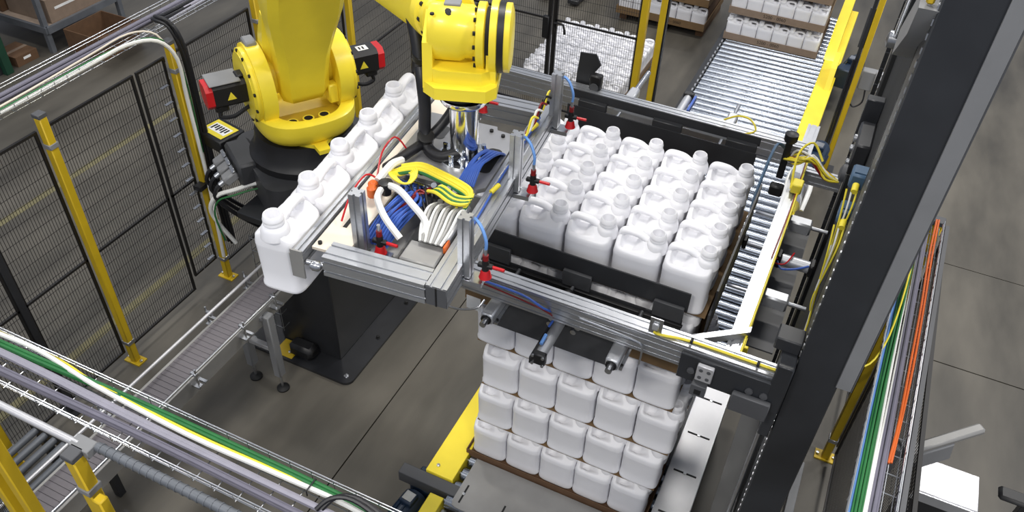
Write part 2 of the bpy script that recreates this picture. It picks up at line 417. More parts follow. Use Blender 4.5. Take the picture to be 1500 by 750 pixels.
# ================================================================ FAR LOADS
def print_text(txt, size, loc, rot, mat, parent):
    cu = bpy.data.curves.new('printed_text', 'FONT'); cu.body = txt; cu.size = size; cu.align_x = 'CENTER'; cu.align_y = 'CENTER'
    tmp = bpy.data.objects.new('text_source', cu); COL.objects.link(tmp)
    me = bpy.data.meshes.new_from_object(tmp.evaluated_get(bpy.context.evaluated_depsgraph_get())); bpy.data.objects.remove(tmp); bpy.data.curves.remove(cu)
    me.materials.clear(); me.materials.append(MAT[mat]); o = bpy.data.objects.new('printed_text', me); COL.objects.link(o)
    o.parent = parent; o.matrix_local = WM[parent.name].inverted() @ (Matrix.Translation(loc) @ rot); return o
RX90 = Matrix.Rotation(R(90), 4, 'X')
for l in range(3):
    z = .385 + l * .335
    t = tray('carton_tray', -.19, .945, 6.72, 7.75, z, .085, 'brown carton tray printed with numbers, %s on the far conveyor load' % ['lowest', 'middle', 'upper'][l], 'carton trays on the far load', 'card_light', .006)
    print_text('5200 - 0060', .055, (.36, 6.7185, z + .045), RX90, 'ink', t)
    for j in range(2):
        for i in range(6):
            small_jug('small jug in %s tray of far conveyor load, %s row, %s from left' % (['lowest', 'middle', 'upper'][l], ['front', 'second'][j], ORD[i]), 'jugs in far carton trays', (-.09 + i * .187, 6.80 + j * .16, z + .007), PI)
    MB().box(-.18, .935, 7.05, 7.70, z + .007, z + .30).build('back_fill', 'card_dark', t)
pb = thing('pallet', 'pallet coloured dark as shadow under the carton tray at the back by the aisle', 'pallet', (-1.16, 8, 0))
for x in (-1.70, -1.16, -.62): MB().box(x - .05, x + .05, 7.42, 8.4, 0, .09).build('bearer', 'card_dark', pb)
for k in range(6): MB().box(-1.76, -.56, 7.40 + k * .17, 7.51 + k * .17, .09, .112).build('deck_board', 'card_dark', pb)  # bearers and boards take a dark colour for the shadow under the load
for l in range(2):
    z = .115 + l * .335
    t = tray('carton_tray', -1.78, -.55, 7.32, 8.4, z, .10, 'brown carton tray of small jugs on the aisle pallet, %s' % ['lower one', 'upper one'][l], 'carton trays on the aisle pallet', 'card', .006)
    print_text('5200 - 0060', .055, (-1.0, 7.3185, z + .05), RX90, 'ink', t)
    for i in range(6):
        small_jug('small white jug in the %s tray of aisle pallet, %s from left' % (['lower', 'upper'][l], ORD[i]), 'jugs on the aisle pallet', (-1.67 + i * .203, 7.41, z + .008), PI, .84)
    MB().box(-1.76, -.57, 7.52, 8.35, z + .007, z + .30).build('back_fill', 'card_dark', t)
# low pallet of small jugs behind the rear fence
lp = thing('pallet', 'wooden pallet under the low load of small jugs behind the rear fence', 'pallet', (-1.5, 5.6, 0))
for x in (-2.05, -1.5, -.98): MB().box(x - .045, x + .045, 4.92, 6.32, 0, .075).build('bearer', 'wood', lp)
for k in range(8): MB().box(-2.11, -.92, 4.93 + k * .185, 5.04 + k * .185, .075, .097).build('deck_board', 'wood', lp)
tray('carton_tray', -2.11, -.91, 4.93, 6.33, .098, .055, 'shallow tray on the low pallet behind the rear fence', None, 'card_light', .006)
for j in range(10):
    for i in range(6):
        small_jug('small jug on low pallet behind rear fence, %s row, %s from left' % (ORD[j], ORD[i]), 'small jugs on the low pallet', (-2.01 + i * .199 + random.uniform(-.004, .004), 5.01 + j * .138, .105), PI + random.uniform(-.04, .04), .82)
# truck front far behind
fk = thing('pallet_truck', 'yellow and black pallet truck parked behind the low jug pallet', 'truck', (-2.6, 8.3, 0))
MB().box(-3.0, -2.35, 8.35, 8.9, .12, .62, .05).build('body', 'yellow_post', fk); MB().box(-2.95, -2.4, 8.25, 8.35, .10, .40, .03).build('bumper', 'black_steel', fk)
for x in (-2.9, -2.45):
    MB().cyl((x - .05, 8.45, .11), (x + .05, 8.45, .11), .11, 18).build('wheel', 'rubber', fk); MB().box(x - .08, x + .08, 7.4, 8.3, .04, .10, .01).build('fork', 'black_steel', fk)
MB().tube([(-2.65, 8.9, .6), (-2.65, 9.05, 1.0), (-2.65, 9.15, 1.2)], .025, 8).build('tiller', 'black_steel', fk)

# ================================================================ FENCES
def fence_post(x, y, h, lb, gp, plate=True, caps=True, r=.028):
    o = thing('fence_post', lb, 'post', (x, y, 0), 0, gp)
    MB().box(x - r, x + r, y - r, y + r, .008, h, .006).build('pole', 'yellow_post', o)
    if plate:
        MB().prism([(-.075, -.045), (.075, -.045), (.075, .045), (-.075, .045)], (x, y, 0), (1, 0, 0), (0, 1, 0), (0, 0, .012)).build('base_plate', 'yellow_post', o)
        for sx in (-1, 1): MB().lathe((x + sx * .058, y, .012), (0, 0, 1), [(.012, 0), (.012, .014), (.004, .016)], 8).build('anchor_bolt', 'steel', o)
    if caps: MB().box(x - r - .004, x + r + .004, y - r - .004, y + r + .004, h, h + .03, .004).build('cap', 'dark_grey', o)
    for z in (.20, h - .22): MB().box(x - r - .006, x + r + .006, y - r - .006, y + r + .006, z, z + .035, .003).build('clamp', 'steel' if z < 1 else 'mid_grey', o)
    return o
def fence_panel(p0, p1, z0, z1, lb, gp, mid=None, sp=.021, fr=.009, wr=.0013):
    p0 = Vector((p0[0], p0[1], 0)); p1 = Vector((p1[0], p1[1], 0)); L = (p1 - p0).length; ang = math.atan2((p1 - p0).y, (p1 - p0).x)
    M = Matrix.Translation(p0) @ Matrix.Rotation(ang, 4, 'Z'); o = thing('wire_fence', lb, 'fence', (p0.x, p0.y, z0), 0, gp)
    MB(M).box(0, L, -fr, fr, z0, z0 + 2 * fr).build('rail', 'wire_black', o); MB(M).box(0, L, -fr, fr, z1 - 2 * fr, z1).build('rail', 'wire_black', o)
    if mid: MB(M).box(0, L, -fr, fr, mid - fr, mid + fr).build('rail', 'wire_black', o)
    MB(M).box(0, 2 * fr, -fr, fr, z0 + 2 * fr, z1 - 2 * fr).build('stile', 'wire_black', o); MB(M).box(L - 2 * fr, L, -fr, fr, z0 + 2 * fr, z1 - 2 * fr).build('stile', 'wire_black', o)
    b = MB(M); n = int(L / sp)
    for k in range(1, n): x = k * L / n; b.box(x - wr, x + wr, -wr, wr, z0 + fr, z1 - fr)
    n = int((z1 - z0) / .1)
    for k in range(1, n): z = z0 + k * (z1 - z0) / n; b.box(fr, L - fr, -wr, wr, z - wr, z + wr)
    b.build('wire_mesh', 'wire_black', o, kind='stuff', smooth=0)
    return o
GP = 'yellow posts of the left fence'; GF = 'wire panels of the left fence'
for y, lb in ((-1.40, 'yellow fence post of the left fence nearest the front corner'), (-.30, 'yellow fence post beside the near end of left bottle conveyor'), (.80, 'yellow fence post carrying the cable drop left of the robot'), (1.72, 'yellow fence post behind left robot shoulder motor'), (2.95, 'yellow fence post behind right robot shoulder motor'), (4.15, 'yellow fence post at far end of the left fence')):
    fence_post(-3.04, y, 2.22, lb, GP)
fp = [(-2.0, -1.43, 'wire fence panel in the front left corner'), (-1.37, -.90, 'narrow wire fence panel next to the front left corner'), (-.86, -.33, 'wire fence panel just before the first left post'), (-.27, .47, 'wide wire fence panel behind the left bottle conveyor'), (.50, .77, 'narrow wire fence panel beside the cable drop'), (.83, 1.69, 'wire fence panel behind robot left motor'), (1.75, 2.92, 'wire fence panel behind the robot arm'), (2.98, 4.12, 'wire fence panel at far end behind the robot')]
for y0, y1, lb in fp: fence_panel((-3.09, y0), (-3.09, y1), .10 if y1 != .77 else .22, 2.12, lb, GF, 1.06)
cpost = thing('corner_post', 'thick black fence post in left fence', 'post', (-3.09, -.88, 0)); MB().box(-3.125, -3.07, -.905, -.855, 0, 2.2, .004).build('pole', 'black_steel', cpost); MB().box(-3.17, -3.02, -.94, -.82, 0, .012).build('base_plate', 'black_steel', cpost)
# rear fence
GP2 = 'rear fence posts'
fence_post(-.662, 4.6, 2.1, 'flat yellow post at the end of the rear fence, left one of the pair', GP2, r=.035)
o = fence_post(-.48, 4.62, 2.1, 'flat yellow light-curtain post beside the roller conveyor, right one of the pair', GP2, r=.033); MB().box(-.447, -.43, 4.59, 4.65, .3, 2.1).build('lens_strip', 'black_plastic', o)
bp_ = thing('fence_post', 'slim black double post in the middle of the rear fence', 'post', (-1.64, 4.6, 0), 0, GP2)
MB().box(-1.672, -1.650, 4.58, 4.62, 0, 2.1).build('pole', 'wire_black', bp_); MB().box(-1.632, -1.610, 4.58, 4.62, 0, 2.1).build('pole', 'wire_black', bp_)
MB().box(-1.74, -1.665, 4.55, 4.60, .95, 1.20, .01).build('lock_box', 'black_plastic', bp_); MB().tube([(-1.61, 4.57, 1.14), (-1.5, 4.55, 1.15), (-1.48, 4.55, 1.05)], .012, 6, 2).build('lock_handle', 'black_plastic', bp_)
fence_panel((-3.05, 4.6), (-1.675, 4.6), .10, 2.05, 'rear wire fence panel left of the slim black post', 'wire panels of the rear fence', 1.165, .024)
fence_panel((-1.607, 4.6), (-.70, 4.6), .10, 2.05, 'rear wire fence gate in front of the low jug pallet', 'wire panels of the rear fence', 1.165, .024)
# front fence with posts
GP3 = 'front fence posts'
fence_post(-.915, -2.02, 2.27, 'yellow front fence post under the cable tray, right one with dark cap', GP3)
fence_post(-.80, -2.06, 2.12, 'darker yellow gate post close to the right front fence post', GP3, caps=False, r=.022)
fence_post(-1.50, -2.02, 2.27, 'yellow front fence post at the left picture edge', GP3)
fence_post(-1.60, -2.04, 2.27, 'second yellow front fence post at the left picture edge', GP3)
fence_panel((-3.05, -2.02), (-1.64, -2.02), .1, 2.12, 'front wire fence panel toward the left corner', 'wire panels of the front fence', 1.06)
fence_panel((-.76, -2.02), (1.3, -2.02), .1, 2.0, 'front wire fence panel below the cable tray', 'wire panels of the front fence', 1.06)
tr_ = thing('top_rail', 'silver tube rail along the top of the front fence', 'rail', (-1.8, -1.98, 2.25)); MB().cyl((-2.9, -1.975, 2.285), (-.93, -1.975, 2.285), .016, 10).build('tube', 'galv', tr_); MB().box(-.96, -.86, -2.0, -1.94, 2.255, 2.30, .004).build('end_clamp', 'mid_grey', tr_)
rb = thing('grey_conduit', 'ribbed grey conduit hanging along the near side of front cable tray', 'conduit', (.2, -1.95, 2.25)); MB().cyl((-.86, -1.95, 2.28), (1.2, -1.95, 2.28), .020, 12).build('conduit', 'rack_grey', rb)
b = MB()
for k in range(60): x = -.84 + k * .034; b.cyl((x, -1.95, 2.28), (x + .006, -1.95, 2.28), .0225, 10)
b.build('ribs', 'rack_grey', rb, kind='stuff')
# right fence
GP4 = 'right fence posts'
fence_post(2.045, 1.24, 2.2, 'yellow fence post behind the foot of the black mast', GP4)
fence_panel((2.10, 1.22), (2.10, -2.0), .10, 2.15, 'wire fence panel below the right cable tray', 'wire panels of the right fence', 1.06)
fence_panel((2.10, 4.4), (2.10, 1.28), .10, 1.2, 'low wire fence panel beyond the black mast', 'wire panels of the right fence')

# ================================================================ CABLE TRAYS
def basket(name, p0, p1, z, wd, lb, dep=.055, step=.1, nl=5, wr=.0026):
    p0 = Vector((p0[0], p0[1], 0)); p1 = Vector((p1[0], p1[1], 0)); L = (p1 - p0).length
    M = Matrix.Translation(p0) @ Matrix.Rotation(math.atan2((p1 - p0).y, (p1 - p0).x), 4, 'Z')
    o = thing(name, lb, 'cable tray', (p0.x, p0.y, z), 0, 'wire basket cable trays')
    for s in (-1, 1):
        for zz in (z + dep, z + dep - .022): MB(M).cyl((0, s * wd / 2, zz), (L, s * wd / 2, zz), wr * 1.25, 6).build('edge_wire', 'steel', o)
    for k in range(nl): y = -wd / 2 + .01 + k * (wd - .02) / (nl - 1); MB(M).cyl((0, y, z), (L, y, z), wr, 6).build('floor_wire', 'steel', o)
    src = None
    for k in range(int(L / step)):
        x = .05 + k * step
        if src is None:
            src = MB(M).tube([(x, -wd / 2, z + dep), (x, -wd / 2, z), (x, wd / 2, z), (x, wd / 2, z + dep)], wr, 6, 0).build('cross_wire', 'steel', o)
        else:
            d = M.to_3x3() @ Vector((k * step, 0, 0)); share(src, 'cross_wire', o, d)
    return o
basket('wire_cable_tray', (-3.0, -1.79), (1.6, -1.79), 2.25, .21, 'wire basket cable tray crossing the lower left foreground')
basket('wire_cable_tray', (-3.29, -2.0), (-3.29, 4.2), 2.25, .26, 'wire basket cable tray along the top of the left fence')
basket('wire_cable_tray', (1.885, -2.0), (1.965, 1.12), 2.25, .17, 'wire basket cable tray on the right beside the black mast')
def cable(lb, mat, pts, r, n=1, spread=.0, name='cable', sm=4, cat='cable', gp=None):
    o = thing(name, lb, cat, pts[0], 0, gp)
    for k in range(n):
        a = 2 * PI * k / max(1, n); dx, dz = (spread * math.cos(a), spread * math.sin(a)) if n > 1 else (0, 0)
        jit = [Vector((random.uniform(-1, 1), random.uniform(-1, 1), 0)) * r * .5 for _ in pts]
        MB().tube([Vector(p) + j + Vector((dx, dx * .6, dz)) for p, j in zip(pts, jit)], r, 8, sm).build('strand', mat, o)
    return o
# in the front tray
FZ = 2.263
cable('white cable lying along the front cable tray', 'cable_white', [(-2.4, -1.72, FZ + .02), (-1.75, -1.705, FZ + .03), (-1.45, -1.705, FZ + .03), (-1.1, -1.735, FZ + .02), (-.6, -1.75, FZ + .015), (-.2, -1.745, FZ + .015), (.15, -1.735, FZ + .015), (.5, -1.76, FZ + .01), (1.2, -1.77, FZ + .01)], .0105)
cable('thin yellow cable against the white cable in the front tray', 'cable_yellow', [(-2.4, -1.71, FZ + .015), (-1.45, -1.69, FZ + .02), (-1.1, -1.718, FZ + .02), (-.6, -1.735, FZ + .015), (-.2, -1.732, FZ + .015), (.15, -1.725, FZ + .012), (1.2, -1.745, FZ + .01)], .0055)
cable('green cable bundle lying along the far edge of the front tray', 'green', [(-2.4, -1.735, FZ + .012), (-1.6, -1.735, FZ + .012), (-.9, -1.715, FZ + .01), (-.3, -1.712, FZ + .01), (.15, -1.715, FZ + .008), (.6, -1.72, FZ + .008), (1.2, -1.72, FZ + .008)], .008, 5, .011)
cable('grey flat cable bundle in the middle of the front tray', 'cable_silver', [(-2.6, -1.775, FZ + .01), (-1.5, -1.775, FZ + .01), (-.8, -1.785, FZ + .008), (0, -1.79, FZ + .008), (1.3, -1.79, FZ + .008)], .013, 2, .010)
cable('dark cables along the near half of the front tray', 'cable_grey', [(-2.6, -1.84, FZ), (-1.5, -1.835, FZ), (-.7, -1.83, FZ), (.2, -1.84, FZ), (1.3, -1.84, FZ)], .009, 3, .016)
cable('short black cable crossing over the front tray', 'cable_black', [(.06, -1.80, FZ + .02), (.10, -1.745, FZ + .05), (.18, -1.72, FZ + .055), (.35, -1.74, FZ + .03), (.7, -1.77, FZ + .015)], .010, 2, .008)
b = MB(); b.tube([(-.02, -1.70, FZ), (-.02, -1.70, FZ + .03), (-.02, -1.76, FZ + .03), (-.02, -1.76, FZ)], .003, 6, 0); b.build('cable_tie', 'cable_black', None, 'black cable tie around the white cable in the front tray', 'cable tie')
# in the left tray and the drop beside the robot
cable('white cable along the left tray bending down beside the robot', 'cable_white', [(-3.20, -1.6, 2.275), (-3.19, -.5, 2.275), (-3.17, .2, 2.285), (-3.12, .52, 2.31), (-3.02, .70, 2.29), (-2.98, .79, 2.12), (-2.985, .80, 1.8), (-2.98, .79, 1.4), (-2.96, .76, 1.05), (-2.90, .70, .75), (-2.88, .66, .4)], .014)
cable('black cable bundle bending down beside the white cable', 'cable_black', [(-3.26, 1.6, 2.275), (-3.24, 1.0, 2.29), (-3.15, .85, 2.36), (-3.04, .86, 2.32), (-2.985, .87, 2.1), (-2.98, .87, 1.6), (-2.97, .85, 1.0), (-2.95, .85, .4)], .014, 4, .018)
cable('thin green cable along the left tray', 'green', [(-3.24, -1.6, 2.27), (-3.22, -.2, 2.275), (-3.14, .5, 2.31), (-3.05, .76, 2.26), (-3.0, .83, 2.0), (-3.0, .83, 1.3)], .006)
cable('pale yellow cable along the left tray', 'beige_plate', [(-3.25, -1.7, 2.275), (-3.25, -.4, 2.275), (-3.26, .3, 2.29), (-3.20, .62, 2.33), (-3.08, .75, 2.30), (-3.02, .80, 2.1)], .007)
cable('grey cables along the outer side of the left tray', 'cable_grey', [(-3.34, -1.8, 2.268), (-3.34, 0, 2.268), (-3.34, 2, 2.268), (-3.34, 4, 2.268)], .011, 5, .018)
cable('pale grey cable bundle in the left tray', 'cable_silver', [(-3.22, 1.0, 2.27), (-3.24, 2, 2.27), (-3.25, 4, 2.27)], .012, 3, .015)
# clips of the narrow cable ladder beside the drop
lad = thing('cable_ladder', 'narrow vertical wire ladder with bright clips beside the cable drop', 'cable tray', (-3.03, .64, .2))
for y in (.58, .74): MB().cyl((-3.05, y, .25), (-3.05, y, 2.1), .003, 6).build('side_wire', 'steel', lad)
for k in range(13): MB().box(-3.05, -3.025, .63, .70, .32 + k * .135, .326 + k * .135).build('clip', 'steel', lad)
lad2 = MB().box(-3.06, -2.99, .70, .90, 1.0, 1.04); lad2.build('bracket', 'black_plastic', lad)
# in the right tray
RZ = 2.265
def rl(x, y, z=RZ): return (x + (y + 2) * .0256, y, z)
cable('green cable bundle in the right tray', 'green', [rl(1.838, -1.9), rl(1.838, -1), rl(1.836, -.2), rl(1.845, .5), rl(1.85, 1.1)], .0055, 7, .015)
cable('thin yellow-green cable looping across the right tray', 'cable_yellow', [(1.72, -.10, 2.30), (1.80, -.13, 2.275), (1.86, .02, 2.30), (1.90, .35, 2.30), (1.93, .8, 2.29)], .0045)
cable('pale blue-grey cables in the right tray', 'pale_blue', [rl(1.812, -1.9), rl(1.812, -.8), rl(1.812, 0), rl(1.815, 1.1)], .0045, 3, .007)
cable('white cable in the middle of the right tray', 'cable_white', [rl(1.868, -1.9), rl(1.868, -.8), rl(1.868, 0), rl(1.866, 1.1)], .006, 2, .006)
cable('dark grey cable bundle in the middle of the right tray', 'cable_grey', [rl(1.893, -1.9), rl(1.893, -.8), rl(1.893, 0), rl(1.89, 1.1)], .008, 4, .010)
cable('orange cable running along the right tray', 'orange', [rl(1.925, -.60, RZ - .01), rl(1.928, -.40, RZ + .02), rl(1.935, -.05, RZ + .02), rl(1.938, .4, RZ + .015), rl(1.935, .8, RZ + .015), rl(1.94, 1.15, RZ + .015)], .0055, 2, .005)
e_ = thing('tray_side_guard', 'dark perforated side strip along the right edge of the right cable tray', 'guard', (1.99, 0, 2.2)); b = MB(); b.prism([(-.006, 0), (.014, 0), (.014, .075), (-.006, .075)], (1.985, -2, 2.22), (1, .0, 0), (0, 0, 1), (.08, 3.1, 0)); b.build('strip', 'dark_grey', e_)
b = MB()
for k in range(60):
    y = -1.95 + k * .05; b.box(1.976 + (y + 2) * .0256, 1.980 + (y + 2) * .0256, y, y + .025, 2.225, 2.285)
b.build('slots', 'cable_grey', e_, kind='stuff', smooth=0)

# ================================================================ LEFT BOTTLE CONVEYOR
lc = thing('belt_conveyor', 'grey plastic belt conveyor with bright guide rails along the left fence', 'conveyor', (-1.98, -1.0, 0))
MB().box(-2.085, -1.895, -2.9, .36, .80, .835).build('belt_bed', 'dark_grey', lc)
src = None
for k in range(84):
    y = -2.88 + k * .0385
    if src is None:
        src = piece(MB().box(-.092, .092, -.0185, .0185, 0, .012, .002), 'belt_link', 'belt_grey', lc, 0); src.location = (-1.99 + 1.98, y + 1.0, .836)
    else: share(src, 'belt_link', lc, (-1.99 + 1.98, y + 1.0, .836))
for x in (-2.10, -1.885): MB().box(x - .010, x + .010, -2.9, .36, .70, .838, .003).build('side_rail', 'sheet_grey', lc)
MB().cyl((-2.115, -2.9, .93), (-2.095, .32, .93), .011, 10).build('guide_rail', 'galv', lc)
MB().cyl((-1.865, -2.9, .90), (-1.845, .10, .90), .009, 10).build('guide_rail', 'steel', lc)
for x, y in ((-2.13, -.25), (-2.13, .15), (-1.85, -.72), (-1.85, -.25), (-1.85, .08), (-2.13, -1.2)):
    s_ = -1 if x < -2 else 1
    rbk = MB().box(x - .035, x + .035, y - .02, y + .02, .79, .80).build('rail_bracket', 'steel', lc)
    MB().cyl((x + s_ * .02, y, .76), (x + s_ * .02, y, .95), .007, 8).build('bracket_post', 'steel', rbk)
    MB().box(x - .02, x + .03, y - .012, y + .012, .885, .915, .003).build('bracket_clamp', 'steel', rbk)
    MB().box(x - .05, x + .05, y + .03, y + .05, .80, .815).build('bracket_foot', 'steel', rbk)
for x in (-2.10, -1.845):
    lg = MB().box(x - .032, x + .032, -.045, .025, .16, .80, .008).build('leg', 'mid_grey', lc)
    MB().cyl((x, -.01, .03), (x, -.01, .16), .010, 8).build('foot_screw', 'steel', lg)
    MB().lathe((x, -.01, 0), (0, 0, 1), [(.048, 0), (.048, .012), (.03, .026), (.012, .032)], 18).build('foot_pad', 'rubber', lg)
    lg2 = MB().box(x - .032, x + .032, -2.35, -2.28, .16, .80, .008).build('leg', 'mid_grey', lc)
    MB().lathe((x, -2.31, 0), (0, 0, 1), [(.048, 0), (.048, .012), (.03, .026), (.012, .032), (.010, .16)], 18).build('foot_pad', 'rubber', lg2)
MB().box(-2.068, -1.877, -.03, .01, .42, .46, .004).build('cross_bar', 'galv', lc)
MB().box(-2.13, -1.86, -.06, -.02, .76, .80, .004).build('cross_bar', 'mid_grey', lc)
# open roller unit outside the front fence, lower left corner
ro = thing('roller_unit', 'short silver roller conveyor outside the front fence at the lower left', 'conveyor', (-2.5, -1.62, 0))
for y in (-2.6, -1.25): MB().box(-2.9, -2.22, y - .02, y + .02, .30, .40).build('side_channel', 'black_steel', ro)
src = None
for k in range(8):
    x = -2.85 + k * .085
    if src is None: src = piece(MB().cyl((0, -2.58, 0), (0, -1.27, 0), .026, 12), 'roller', 'rack_grey', ro); src.location = (x + 2.5, 1.62, .37)
    else: share(src, 'roller', ro, (x + 2.5, 1.62, .37))
for x in (-2.85, -2.26):
    for y in (-2.6, -1.25): MB().box(x - .025, x + .025, y - .025, y + .025, 0, .30).build('leg', 'black_steel', ro)
for i, (x, lb) in enumerate(((-2.33, 'left'), (-2.18, 'right'))):
    b = MB()
    sp_ = thing('coil_spring', 'small bright coil spring lying by the lower left fence posts, %s one' % lb, 'spring', (x, -1.5, .40))
    b.tube([(x + .022 * math.cos(a * .9), -1.62 + a * .0045, .425 + .022 * math.sin(a * .9)) for a in range(0, 60)], .004, 6, 2); b.build('coil', 'steel', sp_)

# ================================================================ ROBOT PEDESTAL
pd = thing('robot_pedestal', 'tall black steel pedestal on a bolted base plate under the robot', 'pedestal', (-1.87, 1.0, 0))
def rrect(x0, x1, y0, y1, r, n=6):
    out = []
    for cx, cy, a0 in ((x1 - r, y1 - r, 0), (x0 + r, y1 - r, 90), (x0 + r, y0 + r, 180), (x1 - r, y0 + r, 270)):
        for k in range(n + 1): a = R(a0 + 90 * k / n); out.append((cx + r * math.cos(a), cy + r * math.sin(a)))
    return out
MB().prism(rrect(-2.42, -1.40, .22, 2.0, .07), (0, 0, 0), (1, 0, 0), (0, 1, 0), (0, 0, .025)).build('base_plate', 'base_gloss', pd)
for x, y in ((-1.47, .29), (-1.47, .75), (-1.47, 1.2), (-1.47, 1.65), (-2.0, .29), (-2.35, .29)):
    MB().lathe((x, y, .025), (0, 0, 1), [(.02, 0), (.02, .004), (.013, .004), (.013, .018), (.005, .02)], 10).build('anchor_bolt', 'steel' if y < .3 else 'mark_black', pd)
MB().box(-2.15, -1.60, .41, 1.75, .025, 1.26, .006).build('column', 'black_steel', pd)
MB().box(-2.28, -1.52, .34, 1.80, 1.26, 1.32, .006).build('top_plate', 'black_steel', pd)
MB().box(-2.12, -1.95, .24, .40, .026, .030).build('yellow_edge', 'yellow_post', pd)
fsw = MB().box(-2.0, -1.78, .27, .40, .026, .15, .03).build('foot_switch', 'black_plastic', None, 'black rounded box on the pedestal base plate', 'box')
wg = thing('wire_guard', 'small bright wire guard hanging on the front of the pedestal', 'guard', (-2.12, .38, .3))
for z in (.25, .40, .55, .70, .85, 1.0, 1.12): MB().tube([(-2.20, .40, z), (-2.20, .33, z), (-2.05, .33, z), (-2.05, .40, z)], .003, 6, 0).build('hoop', 'steel', wg)
for x in (-2.20, -2.125, -2.05): MB().cyl((x, .33, .22), (x, .33, 1.15), .003, 6).build('upright_wire', 'steel', wg)

# ================================================================ ROBOT
RC = Vector((-2.055, 0.925, 0)); RA = -0.6; RM = Matrix.Translation(RC) @ Matrix.Rotation(RA, 4, 'Z')
rob = thing('palletizing_robot', 'large yellow four-axis palletizing robot with black shoulder motors', 'robot', (RC.x, RC.y, 1.32), RA)
b = MB(RM); b.prism(rrect(-.42, .42, -.42, .42, .12), (0, 0, 1.32), (1, 0, 0), (0, 1, 0), (0, 0, .26)); b.build('base_casting', 'robot_base', rob)
MB(RM).lathe((0, 0, 1.58), (0, 0, 1), [(.40, 0), (.40, .05), (.36, .09), (.34, .22)], 36).build('slewing_ring', 'black_plastic', rob)
# turret: bucket with two cheeks
AZ, AX = 2.185, 0.0
b = MB(RM); n = 40; ring = []
def bucket(rx, ry, z, fx=0.0): return [(fx + rx * math.copysign(abs(math.cos(t)) ** .75, math.cos(t)), ry * math.copysign(abs(math.sin(t)) ** .75, math.sin(t)), z) for t in [2 * PI * (k + .5) / n for k in range(n)]]
b.loft([bucket(.27, .26, 1.80), bucket(.33, .31, 1.83), bucket(.365, .335, 1.88, .01), bucket(.385, .345, 1.94, .01), bucket(.385, .345, 2.005, .01), bucket(.365, .325, 2.02, .01), bucket(.325, .25, 2.02, .01), bucket(.31, .23, 1.90, .01)]); b.build('turret_body', 'yellow', rob)
lug = MB(RM).prism([(.24, -.16), (.35, -.045), (.44, -.04), (.44, .04), (.35, .045), (.24, .16)], (0, 0, 1.80), (1, 0, 0), (0, 1, 0), (0, 0, .03)).build('stop_lug', 'yellow', rob)
MB(RM).box(.12, .32, -.22, .22, 1.94, 1.965).build('pocket_floor', 'yellow_post', rob)
for k, yy in enumerate((-.14, -.03, .08)):
    MB(RM).lathe((.26, yy, 1.966), (0, 0, 1), [(.040, 0), (.040, .025), (.030, .026), (.030, .004)], 16).build('pocket_boss', 'yellow', rob); MB(RM).lathe((.26, yy, 1.985), (0, 0, 1), [(.030, 0), (.030, .006)], 16).build('pocket_hole', 'mark_black', rob)
for sgn in (-1, 1):
    y0, y1 = (.215, .31) if sgn > 0 else (-.31, -.215)
    def disc(r, cx, cz, a0, a1, n=20): return [(cx + r * math.cos(R(a0 + (a1 - a0) * k / n)), cz + r * math.sin(R(a0 + (a1 - a0) * k / n))) for k in range(n + 1)]
    pol = disc(.275, AX, AZ, -48, 228, 32)
    ck = MB(RM).prism(pol, (0, y0, 0), (1, 0, 0), (0, 0, 1), (0, y1 - y0, 0)).build('shoulder_cheek', 'yellow', rob)
    ye = y1 if sgn > 0 else y0
    MB(RM).lathe((AX, ye, AZ), (0, sgn, 0), [(.25, 0), (.25, .03), (.225, .042), (.225, .045)], 36).build('gear_cover', 'yellow', ck)
    for k in range(12):
        a = 2 * PI * k / 12 + .2; MB(RM).lathe((AX + .238 * math.cos(a), ye + sgn * .032, AZ + .238 * math.sin(a)), (0, sgn, 0), [(.012, 0), (.012, .012)], 8).build('cover_screw', 'mark_black', ck)
    # servo motor
    mt = MB(RM).prism([(-.085, -.06), (-.06, -.085), (.06, -.085), (.085, -.06), (.085, .06), (.06, .085), (-.06, .085), (-.085, .06)], (AX + .0, ye + sgn * .042, AZ - .0), (1, 0, 0), (0, 0, 1), (0, sgn * .22, 0)).build('servo_motor', 'black_plastic', rob)
    M2 = RM @ Matrix.Translation((AX + .0, ye + sgn * .262, AZ)) @ Matrix.Scale(.85, 4)
    MB(M2).prism([(-.10, -.06), (-.06, -.10), (.06, -.10), (.10, -.06), (.10, .06), (.06, .10), (-.06, .10), (-.10, .06)], (0, 0, 0), (1, 0, 0), (0, 0, 1), (0, sgn * .055, 0)).build('encoder_cap', 'red', mt)
    MB(M2).box(-.05, .05, sgn * -.20, sgn * -.28, .10, .125, .01).build('terminal_cover', 'black_plastic', mt)
    MB(M2).box(-.03, .05, min(sgn * -.06, sgn * -.15), max(sgn * -.06, sgn * -.15), .1005, .103).build('motor_label', 'label_white', mt)
    for q in (-.09, -.12): MB(M2).box(-.01, .035, min(sgn * q, sgn * (q - .014)), max(sgn * q, sgn * (q - .014)), .1035, .1045).build('label_mark', 'mark_black', mt)
    yt = sgn * -.13
    MB(M2).prism([(-.035, -.03), (.035, -.03), (0, .035)], (.1005, yt, -.005), (0, 1, 0), (0, 0, 1), (.002, 0, 0)).build('warning_triangle', 'cable_yellow', mt)
    if sgn < 0: MB(M2).box(-.11, .105, -.02, .22, .101, .112, .004).build('grey_cover', 'mid_grey', mt)
    MB(M2).box(-.02, .06, sgn * -.10, sgn * .0, -.15, -.10, .01).build('connector', 'black_plastic', mt)
    MB(M2).tube([(.02, sgn * -.05, -.14), (.03, sgn * -.03, -.20), (.05, sgn * -.12, -.21), (.05, sgn * -.22, -.17), (.02, sgn * -.33, -.14)], .016, 8).build('motor_cable', 'cable_black', mt)
    MB(RM).box(-.10, .02, y0 + .01, y1 - .01, AZ + .255, AZ + .30, .01).build('lifting_boss', 'mid_grey', ck)
